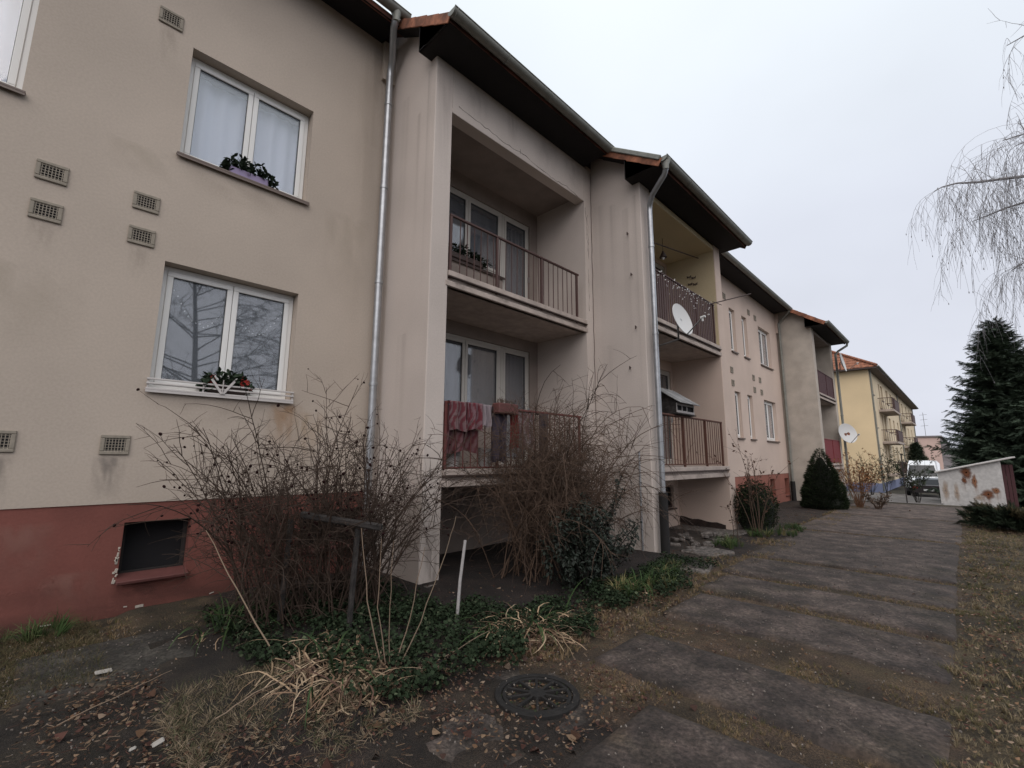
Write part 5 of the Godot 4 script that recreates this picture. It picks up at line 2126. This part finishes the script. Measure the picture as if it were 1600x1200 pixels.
func ground_cover() -> void:
	# ivy bed
	var xf := []
	var tn := []
	while xf.size() < 27000:
		var x := R(-5.6, -2.55)
		var s := R(1.0, 7.2)
		var edge := -2.75 + nz(x, s, .8) * .35
		if s < 2.1: edge = -2.75
		if x > edge: continue
		if s > 3.6 and x < -3.5 - nz(x, s, .8) * .3: continue
		if x < -4.1 and s > 3.2: continue
		var lo := 1.75 + nz(x, 3, .5) * .4 - (x + 3.0) * -.1
		if x > -3.9 and s < 1.62 + nz(x, s, 1.2) * .3: continue
		if x < -3.9 and s < 1.3: continue
		var dens := .5 + nz(x, s, 1.2) * 1.2 + (.25 if s > 2 and s < 4.2 else 0.0)
		if R(0, 1) > dens: continue
		xf.append(Transform3D(basis_at(Vector3(R(-1.1, 1.1), 1, R(-1.1, 1.1)), R(0, TAU), R(.4, 1.35)), P(x, .05 + bumps(x, s) + R(.0, .1) + nz(x, s, 2.0) * .05, s)))
		var g := R(.55, 1.35)
		tn.append(Color(.022 * g, .034 * g, .018 * g) if R(0, 1) < .95 else Color(.07 * g, .085 * g, .05 * g))
	tag(scatter("ivy_foliage", leaf_mesh(.03, .03, .2), xf, tn), "low dark ivy carpeting the bed in front of the bay", "ivy", "", "stuff")
	# dead leaves over beds, verge and lawn
	xf = []
	tn = []
	var pal := [Color(.15, .09, .055), Color(.11, .062, .042), Color(.19, .13, .085), Color(.07, .042, .034), Color(.23, .17, .125), Color(.09, .045, .036)]
	for i in 48000:
		var x: float
		var s: float
		if i < 15000:
			x = R(-.22, 3.2)
			s = 1.8 + pow(R(0, 1), 1.7) * 18.0
			if x > .15 * s + 1.0: continue
		elif i < 36000:
			x = R(-5.6, -1.7)
			s = R(.1, 5.4)
			if x > -3.0 and s > 3.2 and x > -2.5: continue
			if x < -3.6 and s < 1.3 and R(0, 1) < .3: continue
		else:
			x = R(-6.2, .2)
			s = R(.1, 20.0)
			if x < -3.9 and s > 7.4: continue
			if on_slab(x, s) and R(0, 1) < .992: continue
		if x < -3.9 and s > 7.5: continue
		if Vector2(x + 2.275, s - 2.575).length() < .33: continue
		if nz(x, s, .7) < R(-.5, .25): continue
		var y := bumps(x, s) + .02 + gy(x, s)
		if on_slab(x, s): y = maxf(y, .036 + gy(x, s))
		elif x > -.25: y += .02
		xf.append(Transform3D(basis_at(Vector3(R(-.6, .6), 1, R(-.6, .6)), R(0, TAU), R(.5, 1.25)), P(x, y + R(0, .02), s)))
		tn.append(pal[rng.randi() % 6] * R(.5, 1.15) * (1.35 if x > -.25 else .9))
	var big := []
	var bt := []
	for i in range(0, xf.size(), 23):
		if xf[i].origin.x > -.3: continue
		var q: Transform3D = xf[i]
		q.basis = q.basis.scaled(Vector3.ONE * R(1.2, 1.9))
		big.append(q)
		bt.append(tn[i] * R(.8, 1.3))
	tag(scatter("large_leaves", leaf_mesh(.036, .034, -.9, M.litter), big, bt), "larger curled leaves among the fallen ones", "leaves", "", "stuff")
	# crumbs of stalk and bark
	var cx := []
	var ct := []
	var bit := BoxMesh.new()
	bit.size = Vector3(.05, .002, .0028)
	bit.material = M.litter
	for i in 16000:
		var x := R(-6.1, -1.6) if i % 3 > 0 else R(-.25, 2.5)
		var s := R(-.2, 5.5) if i % 3 > 0 else 1.8 + pow(R(0, 1), 1.6) * 14.0
		if i % 3 == 0 and x > .15 * s + 1.0: continue
		if x < -6.2: continue
		if nz(x, s + 9, .9) < R(-.5, .2): continue
		if on_slab(x, s) and R(0, 1) < .95: continue
		cx.append(Transform3D(Basis.from_euler(Vector3(0, R(0, TAU), R(-.25, .25))).scaled(Vector3.ONE * R(.3, 1.2)), P(x, bumps(x, s) + gy(x, s) + R(.015, .04), s)))
		ct.append(pal[rng.randi() % 6] * R(.5, 1.2))
	tag(scatter("dry_debris", bit, cx, ct), "crumbs of dry stalk and bark over the beds", "debris", "", "stuff")
	tag(scatter("fallen_leaves", leaf_mesh(.028, .018, -.6, M.litter), xf, tn), "fallen brown leaves over the lawn and beds", "leaves", "", "stuff")
	# grass: lawn, joints, edges
	xf = []
	tn = []
	var dry := [Color(.26, .185, .105), Color(.19, .14, .075), Color(.11, .105, .045), Color(.30, .22, .14)]
	for i in 52000:
		var x: float
		var s: float
		var sc := 1.0
		if i < 33000:
			x = R(-.34, 3.0)
			s = 1.8 + pow(R(0, 1), 1.6) * 20.0
			if x > .15 * s + 1.0: continue
			if x < -.2 + nz(3.0, s, 2.0) * .35: continue
			if nz(x, s, 1.6) < R(-.55, -.1): continue
			sc = R(.3, .75) * (1.0 + nz(x, s, 2.4) * .8)
		elif i < 48000:
			# joints between slabs
			var q: Array = slabs[rng.randi() % slabs.size()]
			if R(0, 1) < .5: q = slabs[rng.randi() % 7]
			s = q[3] + R(-.14, .30 if q[2] < 5 else .16)
			x = lerpf(q[0] - .1, q[1] + .1, R(0, 1))
			if R(0, 1) < .35 and on_slab(x, s): continue
			if nz(x * 2, s, .6) < R(-.3, .3): continue
			sc = R(.12, .45)
		else:
			s = R(.0, 20)
			x = (-2.5 - R(0, .7)) if s > 3 else R(-6.2, -5.2)
			if s > 7 and nz(x, s, .6) < .0: continue
			sc = R(.4, 1.0)
		xf.append(Transform3D(basis_at(Vector3(R(-.2, .2), 1, R(-.2, .2)), R(0, TAU), sc), P(x, bumps(x, s) + gy(x, s), s)))
		tn.append(dry[rng.randi() % 4] * R(.6, 1.1) if x < -.25 else [Color(.31, .25, .16), Color(.26, .205, .12), Color(.18, .155, .08), Color(.11, .115, .05)][clampi(int(1.6 - nz(x, s, 1.1) * 4.0 + R(-1.3, 1.3)), 0, 3)] * R(.55, 1.1))
	tag(scatter("dry_grass", blade_mesh(9, .085, .07, .0022, M.straw), xf, tn), "thin dry winter grass on the lawn and in the path's joints", "grass", "", "stuff")
	# matted pale grass at the lower edge of the bed
	xf = []
	tn = []
	for i in 2300:
		var x := R(-4.0, -2.6)
		var s := R(.7, 1.9)
		if x < -4.6 and R(0, 1) < .5: s = R(-.2, .5)
		if nz(x, s, 1.0) < R(-.4, .15): continue
		xf.append(Transform3D(basis_at(Vector3(R(-.9, .9), .3, R(-.9, .9)), R(0, TAU), R(.5, 1.3)), P(x, .03 + bumps(x, s), s)))
		tn.append([Color(.23, .18, .12), Color(.09, .095, .05), Color(.28, .22, .15)][rng.randi() % 3] * R(.5, 1.05))
	for i in 1500:
		var x := R(-6.2, -4.6)
		var s := R(-.6, .55)
		xf.append(Transform3D(basis_at(Vector3(R(-.9, .9), .6, R(-.9, .9)), R(0, TAU), R(.5, 1.2)), P(x, .02 + bumps(x, s), s)))
		tn.append([Color(.14, .11, .06), Color(.08, .085, .04), Color(.16, .13, .08)][rng.randi() % 3] * R(.5, 1.0))
	tag(scatter("matted_grass", blade_mesh(9, .07, .09, .0016, M.straw), xf, tn), "matted pale grass at the lower end of the bed and along the wall paving", "grass", "", "stuff")
	# grit on the slabs
	xf = []
	tn = []
	var st := BoxMesh.new()
	st.size = Vector3(.02, .012, .015)
	st.material = M.litter
	for i in 3600:
		var x := R(-2.9, -.2) if i % 4 > 0 else R(-6, -3)
		var s := R(1.2, 14) if i % 4 > 0 else R(0, 2.6)
		xf.append(Transform3D(Basis.from_euler(jit(3.0)).scaled(Vector3.ONE * R(.2, .6)), P(x, .034 + R(0, .006) + gy(x, s), s)))
		tn.append(Color(.2, .175, .155) * R(.25, 1.2))
	tag(scatter("gravel", st, xf, tn), "loose grit on the slabs", "grit", "", "stuff")
	# green tufts
	var tuft := blade_mesh(26, .26, .2, .0045, M.straw)
	var spots := [[-3.1, 5.1, 1.0, "grass tuft with yellowed blades at the evergreen shrub's foot"], [-2.95, 5.75, .9, "green grass tuft at the path's edge past the evergreen shrub"], [-3.15, 6.3, .9, "green grass tuft before the loose pale slab"], [-3.3, 9.1, 1.0, "grass tuft between the rubble stones and the path"], [-3.3, 10.8, .9, "low grass tuft in front of the boxwood ball"], [-2.95, 11.4, .8, "green grass tuft on the path's edge past the boxwood ball"], [-3.0, 12.3, .8, "small farthest green grass tuft along the path"], [-6.05, .1, .8, "green tuft against the red plinth's foot"]]
	for q in spots:
		var o := thing("grass_tuft", q[3], "grass tuft", P(q[0], .03, q[1]), "green tufts")
		xf = []
		tn = []
		for i in 16:
			var x: float = q[0] + R(-.22, .22)
			var s: float = q[1] + R(-.3, .3)
			xf.append(Transform3D(basis_at(Vector3(R(-.4, .4), 1, R(-.4, .4)), R(0, TAU), R(.5, 1.05) * q[2]), P(x, .03, s)))
			tn.append([Color(.05, .085, .03), Color(.08, .10, .04), Color(.22, .19, .09)][0 if R(0, 1) < .6 else rng.randi() % 3] * R(.7, 1.2))
		scatter("blades", tuft, xf, tn, o)

func plants() -> void:
	rose_bush()
	tangle_shrub()
	evergreen_shrub()
	strap_clump("daylily_clump", "collapsed straw-coloured strap leaves between the rose bush and the wall slabs", P(-3.55, .02, 1.72), .62, .40, 640, .56, .02)
	strap_clump("daylily_clump", "heap of dead curled leaves nearest the manhole cover", P(-3.1, .02, 3.4), .34, .5, 520, .56, .04)
	strap_clump("iris_clump", "green sword-leaved clump at the rose bush's wallward foot", P(-5.05, .02, 1.42), .3, .3, 70, .5, .7)
	strap_clump("iris_clump", "few green arching leaves in the ivy beside the white stake", P(-3.25, .02, 3.02), .06, .06, 7, .5, 1.0)
	strap_clump("daylily_clump", "green and straw clump beneath the evergreen shrub", P(-3.05, .02, 5.2), .2, .28, 60, .5, .45)
	strap_clump("daylily_clump", "thin straw tuft standing at the middle of the rose bush's foot", P(-4.15, .02, 1.95), .06, .06, 12, .5, .0)
	var sc := Color(.24, .18, .13)
	stalk("dry stalk rising straight at the straw clump's far end, tallest of its bunch", [P(-3.28, .03, 1.98), P(-3.34, .55, 1.86), P(-3.38, 1.08, 1.80)], .006, sc)
	stalk("dry stalk second in the bunch by the straw clump", [P(-3.26, .03, 2.0), P(-3.3, .5, 1.93), P(-3.3, 1.0, 1.93)], .005, sc)
	stalk("dry stalk third in the bunch by the straw clump", [P(-3.25, .03, 2.02), P(-3.26, .5, 2.0), P(-3.27, .98, 2.02)], .005, sc * .8)
	stalk("dry stalk leaning away from the bunch by the straw clump", [P(-3.22, .03, 2.03), P(-3.2, .4, 2.15), P(-3.22, .9, 2.28)], .006, sc * .8)
	stalk("dry stalk with side twigs leaning over the bay column's foot", [P(-3.2, .03, 2.05), P(-3.2, .35, 2.25), P(-3.3, .8, 2.55), P(-3.35, 1.1, 2.7)], .006, sc * .7)
	stalk("long pale stalk leaning towards the cellar window", [P(-4.05, .04, 1.5), P(-4.2, .6, 1.2), P(-4.3, 1.05, .98)], .007, sc * 1.2)
	stalk("long pale stalk lying between the straw clump and the manhole cover", [P(-3.0, .06, 1.91), P(-3.05, .1, 2.4), P(-3.16, .12, 2.95)], .006, sc)
	stalk("thin dry stalk lying bent across the dark wall slab", [P(-3.33, .09, .91), P(-3.45, .11, 1.15), P(-3.54, .12, 1.45), P(-3.9, .1, 1.55)], .005, sc)
	stalk("forked dry twig lying on the dark wall slabs", [P(-3.9, .09, .25), P(-4.1, .1, .6), P(-4.25, .1, .85)], .004, sc)
	boxwood(P(-3.62, 0, 11.7), .50, 1.08, "round dark boxwood ball against the big bay's far cheek")
	small_leafed("bare_shrub", "thin shrub with withered brown leaves in front of the boxwood ball", P(-3.35, 0, 10.9), 9, 1.95, .28, 3, Color(.10, .055, .04), M.twig_tan)
	small_leafed("bare_shrub", "spindly two-stemmed sapling before the open undercroft", P(-3.42, 0, 9.75), 2, 1.15, .18, 2, Color(.08, .05, .035), M.cane)
	dwarf_conifer(P(-3.55, 0, 18.5), 2.05, .80, "dense cone-shaped dark conifer in front of the farthest bay")
	for q in [[-2.75, 19.6, 1.75, "orange-brown twiggy shrub beside the cone-shaped conifer", Color(.21, .10, .045)]]:
		small_leafed("bare_shrub", q[3], P(q[0], 0, q[1]), 34, q[2], .42, 3, q[4], M.forsythia)
	small_leafed("bare_shrub", "low grey brush at the orange-brown shrub's foot", P(-2.25, 0, 19.4), 22, .6, .7, 2, Color(.12, .09, .07), M.twig_tan)
	spreading_juniper(P(.78, 0, 16.2), "low spreading dark juniper on the lawn before the tin shed")
	spruce(P(1.62, -.4, 32), 8.75, 3.2, "tall dark spruce behind the tin shed, sky showing through its edge", 1.0, .05, 1.25)
	spruce(P(3.9, -.4, 34), 8.2, 3.0, "second spruce beside the tall one, cut by the picture's edge", .8, .03)
	spruce(P(.75, -.4, 36.5), 4.4, 1.6, "short dense dark spruce close behind the tin shed's roof", .6, .02, 1.2)
	spruce(P(-3.6, gy(0, 60), 62), 4.2, 1.2, "small thin spruce in front of the pink block", .9, .05, .8)
	small_leafed("small_tree", "small leafy tree in front of the parked dark car", P(-1.65, gy(0, 26), 26.2), 14, 1.9, .42, 16, Color(.04, .048, .028), M.bark, "tree")
	small_leafed("small_tree", "slim leafy sapling in front of the ochre block's balconies", P(-3.3, gy(0, 32), 32.5), 9, 2.6, .26, 14, Color(.05, .055, .033), M.bark, "tree")
	small_leafed("small_tree", "dark bush under the ochre block's first balcony", P(-4.5, gy(0, 36), 37.0), 14, 2.3, .4, 14, Color(.035, .04, .027), M.bark, "tree")
	birch()
	bare_tree(P(7.0, 0, 3.9), 11.0, "bare garden tree across the lawn, mirrored in the lower casement")
	bare_tree(P(9.5, 0, -2.5), 10.0, "second bare garden tree across the lawn, behind the viewer")

# ---------- sky
func sky_image() -> Image:
	var w := 1024
	var h := 512
	var im := Image.create(w, h, false, Image.FORMAT_RGBF)
	var f := FastNoiseLite.new()
	f.seed = 21
	f.frequency = 1.0
	f.fractal_octaves = 5
	for j in h:
		var el := (.5 - (j + .5) / h) * PI
		var u := sin(el)
		for i in w:
			var az := (i + .5) / w * TAU
			if u < 0:
				im.set_pixel(i, j, Color(.10, .09, .08))
				continue
			var d := Vector3(cos(az) * cos(el), u, sin(az) * cos(el))
			var q := d / (u + .35)
			var n := f.get_noise_3d(q.x * .9, q.z * .9, 3.0) * .5 + f.get_noise_3d(q.x * 2.6, q.z * 2.6, 9.0) * .2
			var c := Color(.65, .67, .75).lerp(Color(.72, .765, .86), clampf(u * 1.5, 0, 1)).lerp(Color(.90, .97, 1.0), clampf((u - .42) * 2.0, 0, 1))
			c *= 1.0 + n * .16
			im.set_pixel(i, j, Color(c.r, c.g, c.b))
	return im

func _ready() -> void:
	rng.seed = 77
	noise.seed = 4
	noise.frequency = .01
	noise.fractal_octaves = 4
	noise.noise_type = FastNoiseLite.TYPE_SIMPLEX_SMOOTH
	var cam := Camera3D.new()
	cam.name = "camera"
	cam.position = Vector3(0, 1.62, 0)
	cam.rotation = Vector3(.16, .7762, .005)
	cam.fov = 79.95
	cam.near = .05
	cam.far = 3000
	add_child(cam)
	var env := Environment.new()
	env.background_mode = Environment.BG_SKY
	var sky := Sky.new()
	var pm := PanoramaSkyMaterial.new()
	pm.panorama = ImageTexture.create_from_image(sky_image())
	sky.sky_material = pm
	env.sky = sky
	env.tonemap_mode = Environment.TONE_MAPPER_LINEAR
	env.tonemap_exposure = 1.09
	env.sdfgi_enabled = true
	env.ssao_enabled = true
	env.ssil_enabled = true
	var we := WorldEnvironment.new()
	we.name = "world_environment"
	we.environment = env
	add_child(we)
	var sun := DirectionalLight3D.new()
	sun.name = "sun"
	sun.light_energy = .5
	sun.light_color = Color(1.0, .95, .92)
	sun.light_angular_distance = 70.0
	sun.shadow_enabled = true
	sun.rotation_degrees = Vector3(-46, 44, 0)
	add_child(sun)
	make_materials()
	M.glossy_leaf = vc(mat(Color(1, 1, 1), .5))
	M.glossy_leaf.metallic_specular = .35
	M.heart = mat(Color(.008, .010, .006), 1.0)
	M.birch_bark = surf(Color(.5, .48, .45), .8, M.blot, .6)
	M.forsythia = mat(Color(.17, .085, .045), .9)
	M.spray = sprig_mesh(.26, .085, 9, M.needle)
	M.spray_big = sprig_mesh(.36, .12, 13, M.needle)
	M.needle.metallic_specular = .2
	M.litter.metallic_specular = .25
	M.straw.metallic_specular = .25
	M.shed_tin = surf(Color(.66, .645, .625), .6, M.mid, .9, M.big, 2.3)
	ground()
	path()
	house_a()
	house_b()
	far_houses()
	shed()
	vehicles()
	small_objects()
	plants()
	ground_cover()
